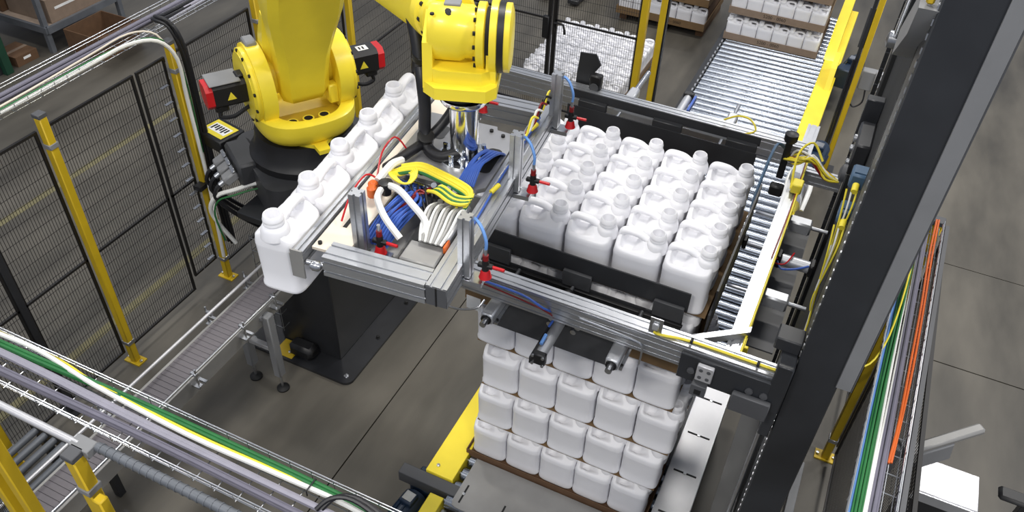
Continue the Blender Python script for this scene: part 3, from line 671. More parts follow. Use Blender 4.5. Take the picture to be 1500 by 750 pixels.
# lower arm, leaning forward, boxy with flared top
def arm_ring(x, z, wd, dp, tilt):
    c, s2 = math.cos(tilt), math.sin(tilt); ch = .05; out = []
    for u, v in ((-dp, -wd + ch), (-dp + ch, -wd), (dp - ch, -wd), (dp, -wd + ch), (dp, wd - ch), (dp - ch, wd), (-dp + ch, wd), (-dp, wd - ch)): out.append((x + u * c, v, z - u * s2))
    return out
b = MB(RM); tl = .42
b.loft([arm_ring(AX + .06, 2.08, .11, .10, .2), arm_ring(AX + .07, 2.11, .15, .13, .2), arm_ring(AX + .09, 2.18, .165, .145, .25), arm_ring(AX + .13, 2.32, .165, .14, .35), arm_ring(AX + .19, 2.48, .175, .135, tl), arm_ring(AX + .27, 2.66, .205, .135, tl), arm_ring(AX + .35, 2.84, .235, .14, tl), arm_ring(AX + .46, 3.10, .24, .15, tl), arm_ring(AX + .54, 3.30, .22, .18, .3), arm_ring(AX + .56, 3.44, .16, .14, 0)])
b.build('lower_arm', 'yellow', rob)
b = MB(RM); b.loft([arm_ring(AX - .10, 2.14, .20, .10, .1), arm_ring(AX - .05, 2.30, .205, .11, .2), arm_ring(AX + .05, 2.52, .21, .09, tl), arm_ring(AX + .14, 2.72, .20, .07, tl)]); b.build('arm_back_shell', 'yellow', rob)
MB(RM).prism(disc(.13, AX, AZ + .04, 0, 360, 28)[:-1], (0, -.215, 0), (1, 0, 0), (0, 0, 1), (0, .43, 0)).build('arm_hub', 'yellow', rob)
MB(RM).box(.13, .21, .15, .22, 2.02, 2.16, .01).build('stop_block', 'yellow', rob)
# connector panel, cables
cn = MB(RM).box(-.30, .06, -.52, -.34, 1.44, 1.62, .02).build('connector_box', 'robot_base', rob)
for k in range(3):
    M3 = RM @ Matrix.Translation((-.24 + k * .11, -.52, 1.53)) @ Matrix.Rotation(R(28), 4, 'X')
    pg = MB(M3).box(-.042, .042, -.11, .0, -.035, .035, .012).build('plug', 'mid_grey', cn)
    MB(M3).cyl((0, -.11, 0), (0, -.15, 0), .02, 12).build('plug_gland', 'steel', pg)
    MB(M3).tube([(0, -.15, 0), (0, -.20, -.02), (.0, -.24, -.10), (.01, -.20, -.40), (.02, -.05, -.9)], .016, 8).build('plug_cable', 'cable_black', pg)
    MB(M3).box(-.046, .046, -.02, .005, .035, .045, .002).build('latch', 'steel', pg)
MB(RM).box(.38, .43, -.26, -.02, 1.42, 1.46).build('label_strip', 'label_white', rob)
MB(RM).cyl((.36, -.16, 1.40), (.46, -.20, 1.36), .022, 10).build('hose_gland', 'steel', rob)
wcab = cable('white hose with green wire looping from the robot base down the pedestal', 'cable_white', [(-2.16, .60, 1.46), (-2.252, .545, 1.445), (-2.347, .44, 1.42), (-2.46, .37, 1.38), (-2.53, .352, 1.25), (-2.53, .376, 1.10), (-2.45, .42, .9)], .016)
MB().tube([(-2.15, .57, 1.43), (-2.25, .515, 1.41), (-2.35, .42, 1.385), (-2.45, .36, 1.34), (-2.50, .345, 1.20), (-2.49, .37, .95)], .007, 6).build('green_wire', 'green', wcab)
JM = Matrix.Translation((-2.90, .95, 0)) @ Matrix.Rotation(R(-12), 4, 'Z')
sw = thing('junction_box', 'black box with yellow warning label left of the robot base', 'box', (-2.90, .95, 1.38))
MB(JM).box(-.15, .15, -.12, .12, 1.36, 1.47, .01).build('housing', 'black_plastic', sw); MB(JM).box(-.12, .12, -.085, .085, 1.4705, 1.473).build('warning_label', 'cable_yellow', sw)
MB(JM).box(-.09, .10, -.045, .05, 1.4735, 1.4745).build('label_panel', 'label_white', sw)
for k in range(6): MB(JM).box(-.075 + k * .028, -.058 + k * .028, -.03 + (k % 2) * .015, .035, 1.475, 1.4755).build('label_mark', 'mark_black', sw)
MB(JM).box(.15, .60, -.05, .05, 1.38, 1.44).build('arm_bracket', 'black_plastic', sw)
# elbow, upper arm, wrist
WX = Vector((.003, -.532, 0)); wl = RM.inverted() @ WX     # wrist axis in robot frame
ex, ez = AX + .56, 3.46
MB(RM).lathe((ex, -.30, ez), (0, 1, 0), [(.17, 0), (.21, .02), (.21, .58), (.17, .60)], 28).build('elbow_hub', 'yellow', rob)
b = MB(RM); rings = []
p0 = Vector((ex + .05, 0, ez + .05)); p1 = Vector((wl.x - .20, wl.y + .02, 3.60)); dv = (p1 - p0).normalized(); sd = Vector((0, 1, 0)); un = dv.cross(sd)
for t, hw, hh in ((0, .19, .17), (.3, .18, .16), (.65, .13, .125), (1, .105, .105)):
    c = p0.lerp(p1, t); rings.append([c + sd * (hw * math.copysign(abs(math.cos(a)) ** .6, math.cos(a))) + un * (hh * math.copysign(abs(math.sin(a)) ** .6, math.sin(a))) for a in [2 * PI * (k + .5) / 24 for k in range(24)]])
b.loft(rings); b.build('upper_arm', 'yellow', rob)
WA = R(20); WMx = Matrix.Translation(WX + Vector((-.012, .0, 3.352))) @ Matrix.Rotation(WA, 4, 'Z') @ Matrix.Diagonal((.68, .72, .88, 1)) @ Matrix.Translation((0, 0, -3.315))
W = lambda: MB(WMx)
MB(RM).lathe(tuple(p1 - dv * .06), tuple(dv), [(.10, 0), (.125, .01), (.125, .05), (.115, .06), (.115, .10), (.10, .115)], 30).build('wrist_flange', 'yellow', rob)
for k in range(12):
    a = 2 * PI * k / 12; c = p1 + (sd * math.cos(a) + un * math.sin(a)) * .11; MB(RM).lathe(tuple(c), tuple(dv), [(.010, 0), (.010, .016)], 8).build('flange_screw', 'mark_black', rob)
W().prism([(-.14, -.02), (.10, -.02), (.10, .12), (.04, .17), (-.10, .17), (-.14, .12)], (0, 0, 3.47), (1, 0, 0), (0, 1, 0), (0, 0, .20)).build('wrist_body', 'yellow', rob)
W().lathe((-.17, -.01, 3.61), (1, 0, 0), [(.115, 0), (.122, .012), (.122, .17), (.108, .20), (.108, .27)], 36).build('wrist_drum', 'yellow', rob)
W().box(-.09, .0, -.03, .03, 3.727, 3.740, .003).build('wrist_plate', 'mid_grey', rob)
W().lathe((.085, -.01, 3.60), (1, 0, 0), [(.115, 0), (.145, .01), (.145, .05), (.13, .056)], 36).build('wrist_collar', 'yellow', rob)
W().lathe((.141, -.01, 3.60), (1, 0, 0), [(.125, 0), (.125, .022)], 32).build('collar_joint', 'mark_black', rob)
W().lathe((.163, -.01, 3.60), (1, 0, 0), [(.13, 0), (.160, .004), (.160, .04), (.15, .044)], 36).build('wrist_ring', 'yellow', rob)
W().lathe((.207, -.01, 3.60), (1, 0, 0), [(.152, 0), (.152, .035)], 32).build('ring_gap', 'black_plastic', rob)
W().lathe((.242, -.01, 3.60), (1, 0, 0), [(.148, 0), (.148, .03), (.12, .04)], 32).build('wrist_cap', 'yellow', rob)
for k in range(14):
    a = 2 * PI * k / 14; W().lathe((.092, -.01 + .130 * math.cos(a), 3.60 + .130 * math.sin(a)), (-1, 0, 0), [(.010, 0), (.010, .014)], 8).build('collar_screw', 'mark_black', rob)
# lower housing: side plate, chin, right arm
W().prism([(-.15, 3.40), (.11, 3.40), (.13, 3.46), (.10, 3.66), (.02, 3.69), (-.13, 3.60)], (-.195, 0, 0), (0, 1, 0), (0, 0, 1), (.055, 0, 0)).build('wrist_side_plate', 'yellow', rob)
W().prism([(-.195, -.14), (-.12, -.21), (.16, -.21), (.215, -.15), (.215, .12), (.15, .17), (-.13, .17), (-.195, .12)], (0, 0, 3.375), (1, 0, 0), (0, 1, 0), (0, 0, .055)).build('wrist_chin', 'yellow', rob)
W().prism([(-.19, -.12), (-.10, -.16), (.13, -.16), (.19, -.11), (.19, .10), (.12, .14), (-.12, .14), (-.19, .10)], (0, 0, 3.43), (1, 0, 0), (0, 1, 0), (0, 0, .06)).build('wrist_housing', 'yellow', rob)
W().prism([(-.12, 3.43), (.10, 3.43), (.10, 3.60), (-.01 + .10, 3.66), (-.11, 3.66), (-.13, 3.58)], (.15, 0, 0), (0, 1, 0), (0, 0, 1), (.055, 0, 0)).build('wrist_side_plate', 'yellow', rob)
W().lathe((0, 0, 3.315), (0, 0, 1), [(.115, 0), (.14, .015), (.145, .045), (.145, .062)], 36).build('flange_adapter', 'black_plastic', rob)
W().lathe((-.06, -.05, 3.69), (.2, -.3, 1), [(.025, 0), (.025, .03), (.01, .035)], 12).build('grease_plug', 'mark_black', rob)
W().cyl((-.14, -.10, 3.715), (-.14, -.10, 3.722), .012, 10).build('eye_hole', 'mark_black', rob)

# ================================================================ GRIPPER   local x across the row, y along the row, z up
GA = 0.0987; GM = Matrix.Translation((-.391, -1.27, 0)) @ Matrix.Rotation(GA, 4, 'Z')
gr = thing('row_gripper', 'aluminium row gripper with coloured hoses and red suction cups under robot wrist', 'gripper', (-.391, -1.27, 2.9), GA)
G = lambda: MB(GM)
def section(w_, h_, cell=.04, nd=.007, nw=.009):
    """slotted extrusion outline, centred"""
    pts = []
    def side(L_, f):
        n_ = max(1, round(L_ / cell)); c_ = L_ / n_; out = [f(0, 0)]
        for k in range(n_):
            m = (k + .5) * c_; out += [f(m - nw / 2, 0), f(m - nw / 2, nd), f(m + nw / 2, nd), f(m + nw / 2, 0)]
        return out
    pts += side(w_, lambda a, d: (-w_ / 2 + a, -h_ / 2 + d)); pts += side(h_, lambda a, d: (w_ / 2 - d, -h_ / 2 + a))
    pts += side(w_, lambda a, d: (w_ / 2 - a, h_ / 2 - d)); pts += side(h_, lambda a, d: (-w_ / 2 + d, h_ / 2 - a))
    return pts
def extr(mb, p0, p1, w_, h_, cell=.04):
    """w_ horizontal, h_ vertical for level bars; for posts w_ along x, h_ along y"""
    p0 = Vector(p0); d = Vector(p1) - p0
    u = Vector((1, 0, 0)) if abs(d.z) > abs(d.x) + abs(d.y) or abs(d.y) > abs(d.x) else Vector((0, 1, 0))
    v = Vector((0, 1, 0)) if abs(d.z) > abs(d.x) + abs(d.y) else Vector((0, 0, 1))
    return mb.prism(section(w_, h_, cell), p0, u, v, d)
extr(G(), (.665, -.06, 3.005), (.665, 1.24, 3.005), .08, .09, .045).build('long_rail', 'aluminium', gr)
extr(G(), (.225, -.02, 3.005), (.622, -.02, 3.005), .09, .09, .045).build('cross_bar', 'aluminium', gr)
extr(G(), (.20, 1.19, 3.005), (.622, 1.19, 3.005), .09, .09, .045).build('cross_bar', 'aluminium', gr)
MB(GM).box(.662, .668, -.066, -.06, 2.962, 3.048).build('rail_end_cap', 'black_plastic', gr)
G().box(.625, .705, -.064, -.0605, 2.962, 3.048, .002).build('rail_end_cap', 'dark_grey', gr)
# clamp bar against the held jugs
cb = extr(G(), (.122, -.07, 3.005), (.122, 1.22, 3.005), .036, .06, .03).build('clamp_bar', 'aluminium', gr)
G().box(.094, .104, -.07, 1.22, 2.92, 3.03).build('clamp_pad', 'sheet_grey', cb)
G().box(.102, .150, -.075, -.068, 2.925, 3.055).build('end_plate', 'sheet_grey', cb)
for k in range(7):
    y = .04 + k * .18; G().cyl((.138, y, 3.0), (.20, y, 2.995), .012, 10).build('clamp_stud', 'steel', cb)
G().cyl((.15, -.05, 2.99), (.26, -.035, 2.985), .012, 10).build('clamp_rod', 'steel', cb); G().lathe((.17, -.055, 2.985), (1, .1, 0), [(.016, 0), (.02, .01), (.02, .03), (.012, .04)], 10).build('clamp_nut', 'steel', cb)
# beige carrier plate with slots
bpz = 3.015
G().prism([(.150, -.005), (.262, -.005), (.285, .03), (.285, 1.15), (.150, 1.15)], (0, 0, bpz), (1, 0, 0), (0, 1, 0), (0, 0, .012)).build('carrier_plate', 'beige_plate', gr)
for y in (.17, .9): G().box(.200, .216, y - .035, y + .035, bpz + .0121, bpz + .0135).build('plate_slot', 'mark_black', gr)
for x, y in ((.255, .02), (.17, .02)): G().lathe((x, y, bpz + .012), (0, 0, 1), [(.008, 0), (.008, .01)], 8).build('plate_screw', 'mark_black', gr)
# centre plate with flange column
G().prism([(.20, .49), (.575, .49), (.62, .53), (.62, .93), (.52, .94), (.51, .965), (.20, .965)], (0, 0, 3.036), (1, 0, 0), (0, 1, 0), (0, 0, .02)).build('centre_plate', 'machine_plate', gr)
G().box(.20, .62, .488, .498, 2.95, 3.036).build('plate_skirt', 'machine_plate', gr)
for x, y in ((.27, .53), (.35, .52), (.43, .52), (.56, .90), (.50, .92), (.27, .90), (.25, .72)): G().lathe((x, y, 3.056), (0, 0, 1), [(.009, 0), (.009, .009), (.004, .009)], 8).build('plate_bolt', 'mark_black', gr)
G().prism(rrect(.535, .60, .62, .80, .025), (0, 0, 3.0562), (1, 0, 0), (0, 1, 0), (0, 0, .002)).build('plate_opening', 'mark_black', gr)
G().prism(rrect(.26, .33, .78, .88, .02), (0, 0, 3.0562), (1, 0, 0), (0, 1, 0), (0, 0, .002)).build('plate_opening', 'dark_grey', gr)
fc = G().lathe((.464, .695, 3.056), (0, 0, 1), [(.105, 0), (.105, .014), (.062, .016), (.058, .02), (.058, .265), (.09, .27), (.096, .28), (.096, .296)], 40).build('flange_column', 'chrome', gr)
for k in range(10):
    a = 2 * PI * k / 10; G().lathe((.464 + .083 * math.cos(a), .695 + .083 * math.sin(a), 3.07), (0, 0, 1), [(.011, 0), (.011, .035), (.005, .036)], 10).build('flange_bolt', 'chrome' if k % 3 else 'mark_black', fc)
# posts with suction cups
cups = []
def cup(x, y, z):
    c = G().lathe((x, y, z), (0, 0, 1), [(.024, -.045), (.022, -.042), (.018, -.02), (.013, -.012)], 18).build('suction_cup', 'red', gr)
    G().cyl((x, y, z - .012), (x, y, z + .035), .013, 12).build('cup_body', 'black_plastic', c)
    G().cyl((x, y, z + .035), (x, y, z + .058), .011, 12).build('cup_top', 'dark_red', c)
    G().box(x - .028, x + .028, y - .010, y + .010, z + .0, z + .016, .003).build('cup_cross', 'black_plastic', c)
    G().cyl((x + .026, y, z + .008), (x + .072, y - .004, z + .010), .0065, 8).build('vacuum_gauge', 'red', c)
    G().cyl((x, y, z + .058), (x, y, z + .085), .007, 8).build('cup_fitting', 'steel', c)
    return c
PO = [(.305, .085, 'x'), (.708, .105, 'x'), (.702, .655, 'x'), (.708, 1.175, 'x'), (.30, 1.15, 'x')]
for i, (x, y, _) in enumerate(PO):
    extr(G(), (x, y, 2.99), (x, y, 3.255), .045, .045, .045).build('upright_post', 'aluminium', gr)
    if i > 0: G().box(x - .024, x + .07, y - .03, y + .03, 2.965, 2.985).build('cup_arm', 'steel', gr)
    cup(x + .075, y + (.0 if i else .0), 3.045)
G().box(.335, .42, .06, .11, 2.965, 2.99).build('cup_arm', 'steel', gr)
def gt(name, mat, pts, r, n=8, sm=4): return G().tube(pts, r, n, sm).build(name, mat, gr)
for i, (x, y, _) in enumerate(PO):
    if i in (1, 2, 3): gt('blue_air_line', 'pale_blue', [(x - .03, y + .08, 3.10), (x, y + .05, 3.21), (x + .045, y + .02, 3.215), (x + .075, y, 3.17), (x + .075, y, 3.125)], .006, 6)
# valve terminal and manifold
mf = G().box(.475, .615, .04, .15, 2.93, 3.045, .006).build('valve_block', 'sheet_grey', gr)
for z in (2.945, 2.97, 2.995, 3.02): G().box(.477, .613, .037, .04, z, z + .012).build('block_rib', 'alu_side', mf)
mi = G().box(.50, .615, .155, .40, 2.99, 3.065, .01).build('io_terminal', 'machine_plate', gr)
for k in range(4):
    for j in range(2): G().cyl((.515 + k * .027, .33 + j * .045, 3.065), (.515 + k * .027, .33 + j * .045, 3.105), .011, 10).build('connector_plug', 'steel' if j else 'sheet_grey', mi)
G().box(.612, .622, .12, .17, 3.04, 3.07, .003).build('orange_tag', 'orange', mi)
for k in range(9):
    gt('grey_air_hose', 'sheet_grey' if k % 2 else 'cable_white', [(.50 + .014 * k, .34, 3.08), (.49 + .015 * k, .27 + .006 * (k % 3), 3.105 + .005 * (k % 2)), (.50 + .014 * k, .19, 3.09), (.52 + .010 * k, .13, 3.065)], .0065, 6)
for k in range(6): gt('dark_hose', 'cable_black', [(.33 + .03 * k, .47, 3.04), (.36 + .03 * k, .40, 3.075 + .004 * k), (.42 + .02 * k, .33, 3.08), (.47 + .012 * k, .27, 3.07)], .005, 6)
for k in range(4): G().cyl((.45 + .03 * k, .445, 3.05), (.45 + .03 * k, .415, 3.10), .012, 10).build('hose_fitting', 'steel', gr)
G().box(.27, .44, .10, .46, 2.93, 2.985, .006).build('hose_pan', 'sheet_grey', gr)
G().cyl((.33, .47, 3.03), (.47, .44, 3.03), .018, 12).build('air_cylinder', 'dark_grey', gr); G().cyl((.33, .46, 3.06), (.47, .42, 3.06), .007, 8).build('cylinder_rod', 'chrome', gr)
# hoses
random.seed(3)
for k in range(24):
    x = .30 + .012 * (k % 8); z = 2.995 + .012 * (k // 8)
    gt('blue_air_hose', 'blue', [(x, .12, z), (x + .03, .20, z + .05 + random.uniform(0, .02)), (x + .06, .30, z + .06 + random.uniform(0, .03)), (x + .02 + random.uniform(-.02, .04), .40, z + .045), (x - .02, .47, z + .02)], .0055, 6)
for k in range(9):
    x = .545 + .008 * k
    gt('blue_air_hose', 'blue', [(x - .03, .50, 3.07), (x - .02, .56, 3.10 + .004 * k), (x - .01, .64, 3.105 + random.uniform(0, .02)), (x, .73, 3.09), (x + .005, .78, 3.05)], .0055, 6)
for k in range(6):
    z = 3.085 + .006 * (k % 3); y = .45 + .008 * k
    gt('yellow_signal_cable', 'cable_yellow' if k % 3 else 'green', [(.28, y, z), (.36, y + .015, z + .02), (.45, y - .005, z + .02), (.54, y - .03, z + .015), (.60, y - .06, z + .01), (.61, y - .12, z + .005), (.57, y - .13, z)], .0075, 6)
for k in range(5):
    a = .03 + .006 * k; c = (.315, .43, 3.09 + .004 * k)
    gt('yellow_coil', 'cable_yellow', [(c[0] + a * math.cos(t), c[1] + a * math.sin(t), c[2] + .01 * math.sin(2 * t)) for t in [2 * PI * q / 10 for q in range(11)]], .0045, 6)
for k in range(5): gt('green_yellow_cable', 'green' if k % 2 else 'cable_yellow', [(.45 + .008 * k, .36, 3.11), (.50, .33 + .012 * k, 3.135), (.57, .30 + .012 * k, 3.13), (.615, .34 + .01 * k, 3.11), (.61, .42, 3.10)], .007, 6)
gt('white_hose', 'cable_white', [(.285, .35, 3.10), (.36, .30, 3.13), (.44, .24, 3.13), (.51, .20, 3.10), (.52, .16, 3.07)], .0135)
gt('white_hose', 'cable_white', [(.275, .31, 3.10), (.31, .22, 3.13), (.38, .14, 3.12), (.45, .11, 3.07)], .0135)
gt('white_hose', 'cable_white', [(.24, .36, 3.10), (.255, .45, 3.12), (.265, .52, 3.10)], .016)
for k in range(4): gt('red_wire', 'dark_red', [(.31 + .02 * k, .14, 3.02), (.35 + .02 * k, .22, 3.08), (.40, .28 + .03 * k, 3.09), (.41 + .01 * k, .38, 3.08), (.43, .45, 3.06)], .004, 6)
gt('red_air_line', 'red', [(.195, .14, 3.05), (.185, .24, 3.10), (.20, .34, 3.13), (.235, .37, 3.10)], .004, 6); gt('red_air_line', 'red', [(.20, .42, 3.05), (.19, .50, 3.13), (.21, .58, 3.16), (.25, .60, 3.10)], .004, 6)
for (x, y) in ((.225, .345), (.235, .315)): G().lathe((x, y, 3.055), (0, 0, 1), [(.017, 0), (.02, .005), (.02, .04), (.012, .048)], 12).build('pressure_sensor', 'orange', gr)
G().lathe((.28, .345, 3.06), (0, 0, 1), [(.02, 0), (.02, .03), (.028, .035), (.028, .055), (.014, .06)], 12).build('hose_clamp', 'black_plastic', gr)
for k, (m, y) in enumerate((('cable_yellow', .80), ('cable_white', .86), ('dark_red', .92), ('cable_black', .98), ('cable_yellow', 1.03))): gt('sensor_cable', m, [(.655, y - .06, 3.055), (.645, y, 3.075), (.67, y + .07, 3.10), (.675, y + .13, 3.16), (.69, y + .17, 3.14)], .0055, 6)
for y in (.50, .78, .98): G().cyl((.655, y, 3.065), (.672, y + .045, 3.075), .010, 10).build('cable_plug', 'cable_yellow', gr); 
for y in (.83, 1.02): G().cyl((.652, y, 3.065), (.66, y + .05, 3.085), .013, 10).build('cable_plug', 'blue', gr)
gt('blue_rail_hose', 'blue', [(.66, .20, 3.055), (.66, .40, 3.06), (.655, .60, 3.06), (.66, .80, 3.06), (.66, 1.1, 3.06)], .0045, 6)
# black dress pack hose from the arm
dpk = thing('hose_pack', 'black corrugated hose pack hanging from the robot arm to the gripper', 'hose', (.05, -.6, 3.1))
gp_ = lambda p: GM @ Vector(p)
MB().tube([(-.42, -.30, 3.80), (-.34, -.36, 3.62), (-.27, -.42, 3.48), (-.235, -.46, 3.38)], .030, 12).build('hose', 'cable_black', dpk)
MB().tube([(-.235, -.46, 3.40), (-.205, -.50, 3.34), (-.185, -.52, 3.24), (-.175, -.545, 3.13), (-.14, -.58, 3.08), (-.07, -.60, 3.075), (.0, -.57, 3.10), (.03, -.50, 3.11)], .026, 12).build('hose', 'cable_black', dpk)
MB().tube([(-.08, -.42, 3.25), (-.12, -.48, 3.16), (-.165, -.56, 3.10), (-.19, -.66, 3.09), (-.205, -.80, 3.10)], .021, 12).build('hose', 'cable_black', dpk)
for p in ((-.235, -.46, 3.39), (-.165, -.56, 3.105)): MB().lathe(p, (.3, -.3, 1), [(.036, -.03), (.036, .03)], 14).build('hose_clamp', 'black_plastic', dpk)
for k in range(5):
    s_ = k * .25 + .076
    p = GM @ Vector((0, s_, 3.133 - JH)); jug('white jug held by the gripper, %s from the near end' % ORD[k], 'white jugs held by the gripper', tuple(p), GA - PI / 2)

# ================================================================ LAYER SQUEEZE FRAME
sf = thing('squeeze_frame', 'aluminium layer squeeze frame with black clamp plates around the top jugs', 'frame', (.6, .6, 2.05))
F = MB
extr(F(), (-.21, -.365, 2.235), (1.50, -.365, 2.235), .08, .135, .034).build('front_beam', 'aluminium', sf)
extr(F(), (-.95, 1.60, 2.175), (1.26, 1.60, 2.175), .08, .15, .05).build('rear_beam', 'aluminium', sf)
extr(F(), (1.245, -.32, 2.165), (1.245, 1.95, 2.165), .075, .08, .04).build('side_rail', 'aluminium', sf)
extr(F(), (1.285, 1.47, 2.13), (1.50, 1.47, 2.13), .05, .09, .045).build('cross_beam', 'aluminium', sf)
F().prism([(0, 0), (.27, .20), (.27, .24), (0, .04)], (1.02, -.32, 2.20), (1, 0, 0), (0, 1, 0), (0, 0, .04)).build('corner_brace', 'aluminium', sf)
fpz = F().box(-.09, .988, -.138, -.130, 2.245, 2.362).build('front_clamp_plate', 'black_steel', sf)
F().box(-.07, .978, -.155, -.147, 2.085, 2.195).build('front_clamp_bar', 'black_steel', sf)
F().box(-.09, .985, -.175, -.155, 2.165, 2.18, .003).build('clamp_stiffener', 'black_plastic', sf)
for x in (-.01, .43, .90): F().box(x - .075, x + .075, -.160, -.138, 2.18, 2.275, .003).build('hinge_block', 'pad_grey', sf)
for x in (.09, .745): F().cyl((x + .04, -.325, 2.19), (x + .04, -.175, 2.19), .010, 10).build('guide_rod', 'steel', sf)
F().cyl((.42, -.325, 2.19), (.42, -.17, 2.19), .010, 10).build('guide_rod', 'steel', sf); F().lathe((.42, -.21, 2.19), (0, -1, 0), [(.022, 0), (.03, .01), (.03, .03), (.016, .05)], 10).build('rod_joint', 'black_plastic', sf)
F().box(.02, .70, -.262, -.256, 1.83, 2.16).build('lower_clamp_plate', 'pad_grey', sf)
for x in (.09, .745):
    cy_ = F().box(x - .032, x + .032, -.47, -.26, 2.05, 2.115, .008).build('guide_housing', 'alu_side', sf)
    F().cyl((x, -.47, 2.082), (x, -.515, 2.082), .017, 12).build('guide_shaft', 'steel', cy_); F().lathe((x, -.47, 2.082), (0, -1, 0), [(.028, 0), (.028, .008)], 12).build('shaft_seal', 'black_plastic', cy_)
    F().box(x + .034, x + .05, -.45, -.26, 2.045, 2.06).build('mount_plate', 'steel', cy_)
    for yy in (-.43, -.30): F().lathe((x + .042, yy, 2.06), (0, 0, 1), [(.007, 0), (.007, .006)], 8).build('mount_screw', 'mark_black', cy_)
cy_ = F().cyl((.42, -.57, 2.07), (.42, -.29, 2.07), .028, 16).build('air_cylinder', 'alu_side', sf)
for yy in (-.59, -.30): F().box(.385, .455, yy, yy + .035, 2.035, 2.105, .006).build('cylinder_head', 'black_plastic', cy_)
for sx in (-.026, .026):
    for sz in (-.026, .026): F().lathe((.42 + sx, -.59, 2.07 + sz), (0, -1, 0), [(.008, 0), (.008, .008), (.003, .009)], 8).build('tie_rod_nut', 'steel', cy_)
F().box(.372, .384, -.58, -.28, 2.02, 2.06).build('tie_plate', 'black_steel', cy_)
F().tube([(.40, -.42, 2.13), (.41, -.36, 2.17), (.37, -.43, 2.25), (.25, -.425, 2.285), (0, -.425, 2.29), (-.2, -.42, 2.30)], .006, 6).build('blue_air_line', 'blue', sf)
F().tube([(.44, -.36, 2.12), (.36, -.428, 2.24), (.1, -.43, 2.27), (-.2, -.425, 2.28)], .004, 6).build('red_air_line', 'dark_red', sf)
F().cyl((.405, -.52, 2.108), (.405, -.46, 2.115), .009, 8).build('cylinder_sensor', 'pale_blue', cy_)
for x in (.49, .49):
    pass
for x, z in ((.50, 2.03), (.48, 1.99), (.36, 2.03), (.35, 1.99)): F().lathe((x, -.262, z), (0, -1, 0), [(.016, 0), (.016, .012), (.006, .014)], 10).build('plate_bolt', 'steel', sf)
F().tube([(-.20, -.43, 2.24), (-.19, -.47, 2.15), (-.09, -.50, 2.11), (.03, -.47, 2.13), (.06, -.43, 2.17)], .006, 6).build('wire_loop', 'steel', sf)
F().tube([(.55, -.425, 2.265), (.80, -.43, 2.255), (.862, -.435, 2.235), (.865, -.435, 2.12)], .005, 6).build('wire_hook', 'steel', sf)
sb = F().box(.87, .93, -.40, -.395, 2.30, 2.40).build('sensor_bracket', 'steel', sf); F().box(.885, .915, -.412, -.40, 2.335, 2.375, .004).build('reflex_sensor', 'alu_side', sb)
F().tube([(.90, -.415, 2.33), (.93, -.40, 2.312), (1.05, -.375, 2.310), (1.25, -.37, 2.31), (1.49, -.37, 2.31)], .0065, 6).build('yellow_cable', 'cable_yellow', sf)
for x in (1.06, 1.36): F().box(x, x + .012, -.385, -.36, 2.303, 2.322).build('cable_tie', 'mark_black', sf)
bk = F().box(1.04, 1.50, -.428, -.41, 2.12, 2.275, .003).build('bracket_plate', 'mast_black', sf)
for x in (1.10, 1.365, 1.43): F().lathe((x, -.428, 2.19), (0, -1, 0), [(.018, 0), (.018, .008), (.007, .010)], 10).build('bracket_bolt', 'dark_grey', bk)
hb = F().box(1.125, 1.20, -.452, -.43, 2.165, 2.26, .003).build('four_hole_block', 'galv', bk)
for x in (1.145, 1.18):
    for z in (2.19, 2.235): F().lathe((x, -.452, z), (0, -1, 0), [(.009, 0), (.009, .003)], 10).build('block_hole', 'dark_grey', hb)
F().box(1.12, 1.19, -.47, -.43, 2.08, 2.15, .003).build('photo_eye', 'dark_grey', bk); F().box(1.14, 1.17, -.472, -.47, 2.095, 2.125).build('photo_eye_lens', 'mark_black', bk)
F().box(1.30, 1.47, -.46, -.43, 2.06, 2.17, .004).build('lower_gusset', 'dark_grey', bk)
# right-hand clamp plate
F().box(1.085, 1.095, -.02, .95, 2.20, 2.33).build('side_clamp_plate', 'black_steel', sf)
F().box(1.078, 1.090, -.05, .95, 2.06, 2.19).build('side_clamp_plate', 'pad_grey', sf)
for y, c2 in ((.98, 0), (.65, 1), (.30, 0)):
    if not c2:
        h_ = F().box(1.287, 1.415, y - .038, y + .038, 2.075, 2.15, .01).build('guide_housing', 'alu_side', sf)
        F().cyl((1.415, y, 2.115), (1.505, y, 2.115), .012, 10).build('guide_shaft', 'steel', h_); F().cyl((1.10, y - .03, 2.14), (1.207, y - .03, 2.14), .010, 8).build('guide_shaft', 'steel', h_)
    else:
        h_ = F().cyl((1.30, y, 2.10), (1.47, y, 2.10), .034, 16).build('air_cylinder', 'alu_side', sf)
        for xx in (1.287, 1.462): F().box(xx, xx + .03, y - .04, y + .04, 2.06, 2.14, .008).build('cylinder_head', 'black_plastic', h_)
        F().tube([(1.30, y - .05, 2.12), (1.33, y - .09, 2.11), (1.40, y - .07, 2.12), (1.46, y - .04, 2.14)], .006, 6).build('blue_air_line', 'blue', h_); F().tube([(1.30, y - .03, 2.13), (1.28, y - .08, 2.13), (1.34, y - .08, 2.14), (1.37, y + .02, 2.15)], .004, 6).build('red_air_line', 'red', h_)
        F().cyl((1.10, y, 2.14), (1.207, y, 2.14), .010, 8).build('cylinder_rod', 'steel', h_); F().box(1.096, 1.12, y - .03, y + .03, 2.11, 2.17, .006).build('rod_clevis', 'black_plastic', h_)
F().box(1.285, 1.42, .05, 1.2, 1.98, 1.99).build('under_tray', 'dark_grey', sf)
F().tube([(1.278, -.30, 2.215), (1.283, .2, 2.215), (1.285, .7, 2.215), (1.283, 1.2, 2.215), (1.278, 1.55, 2.22)], .006, 6).build('yellow_cable', 'cable_yellow', sf)
F().tube([(1.268, .5, 2.212), (1.275, .9, 2.215), (1.275, 1.2, 2.212), (1.27, 1.5, 2.216)], .004, 6).build('red_cable', 'dark_red', sf)
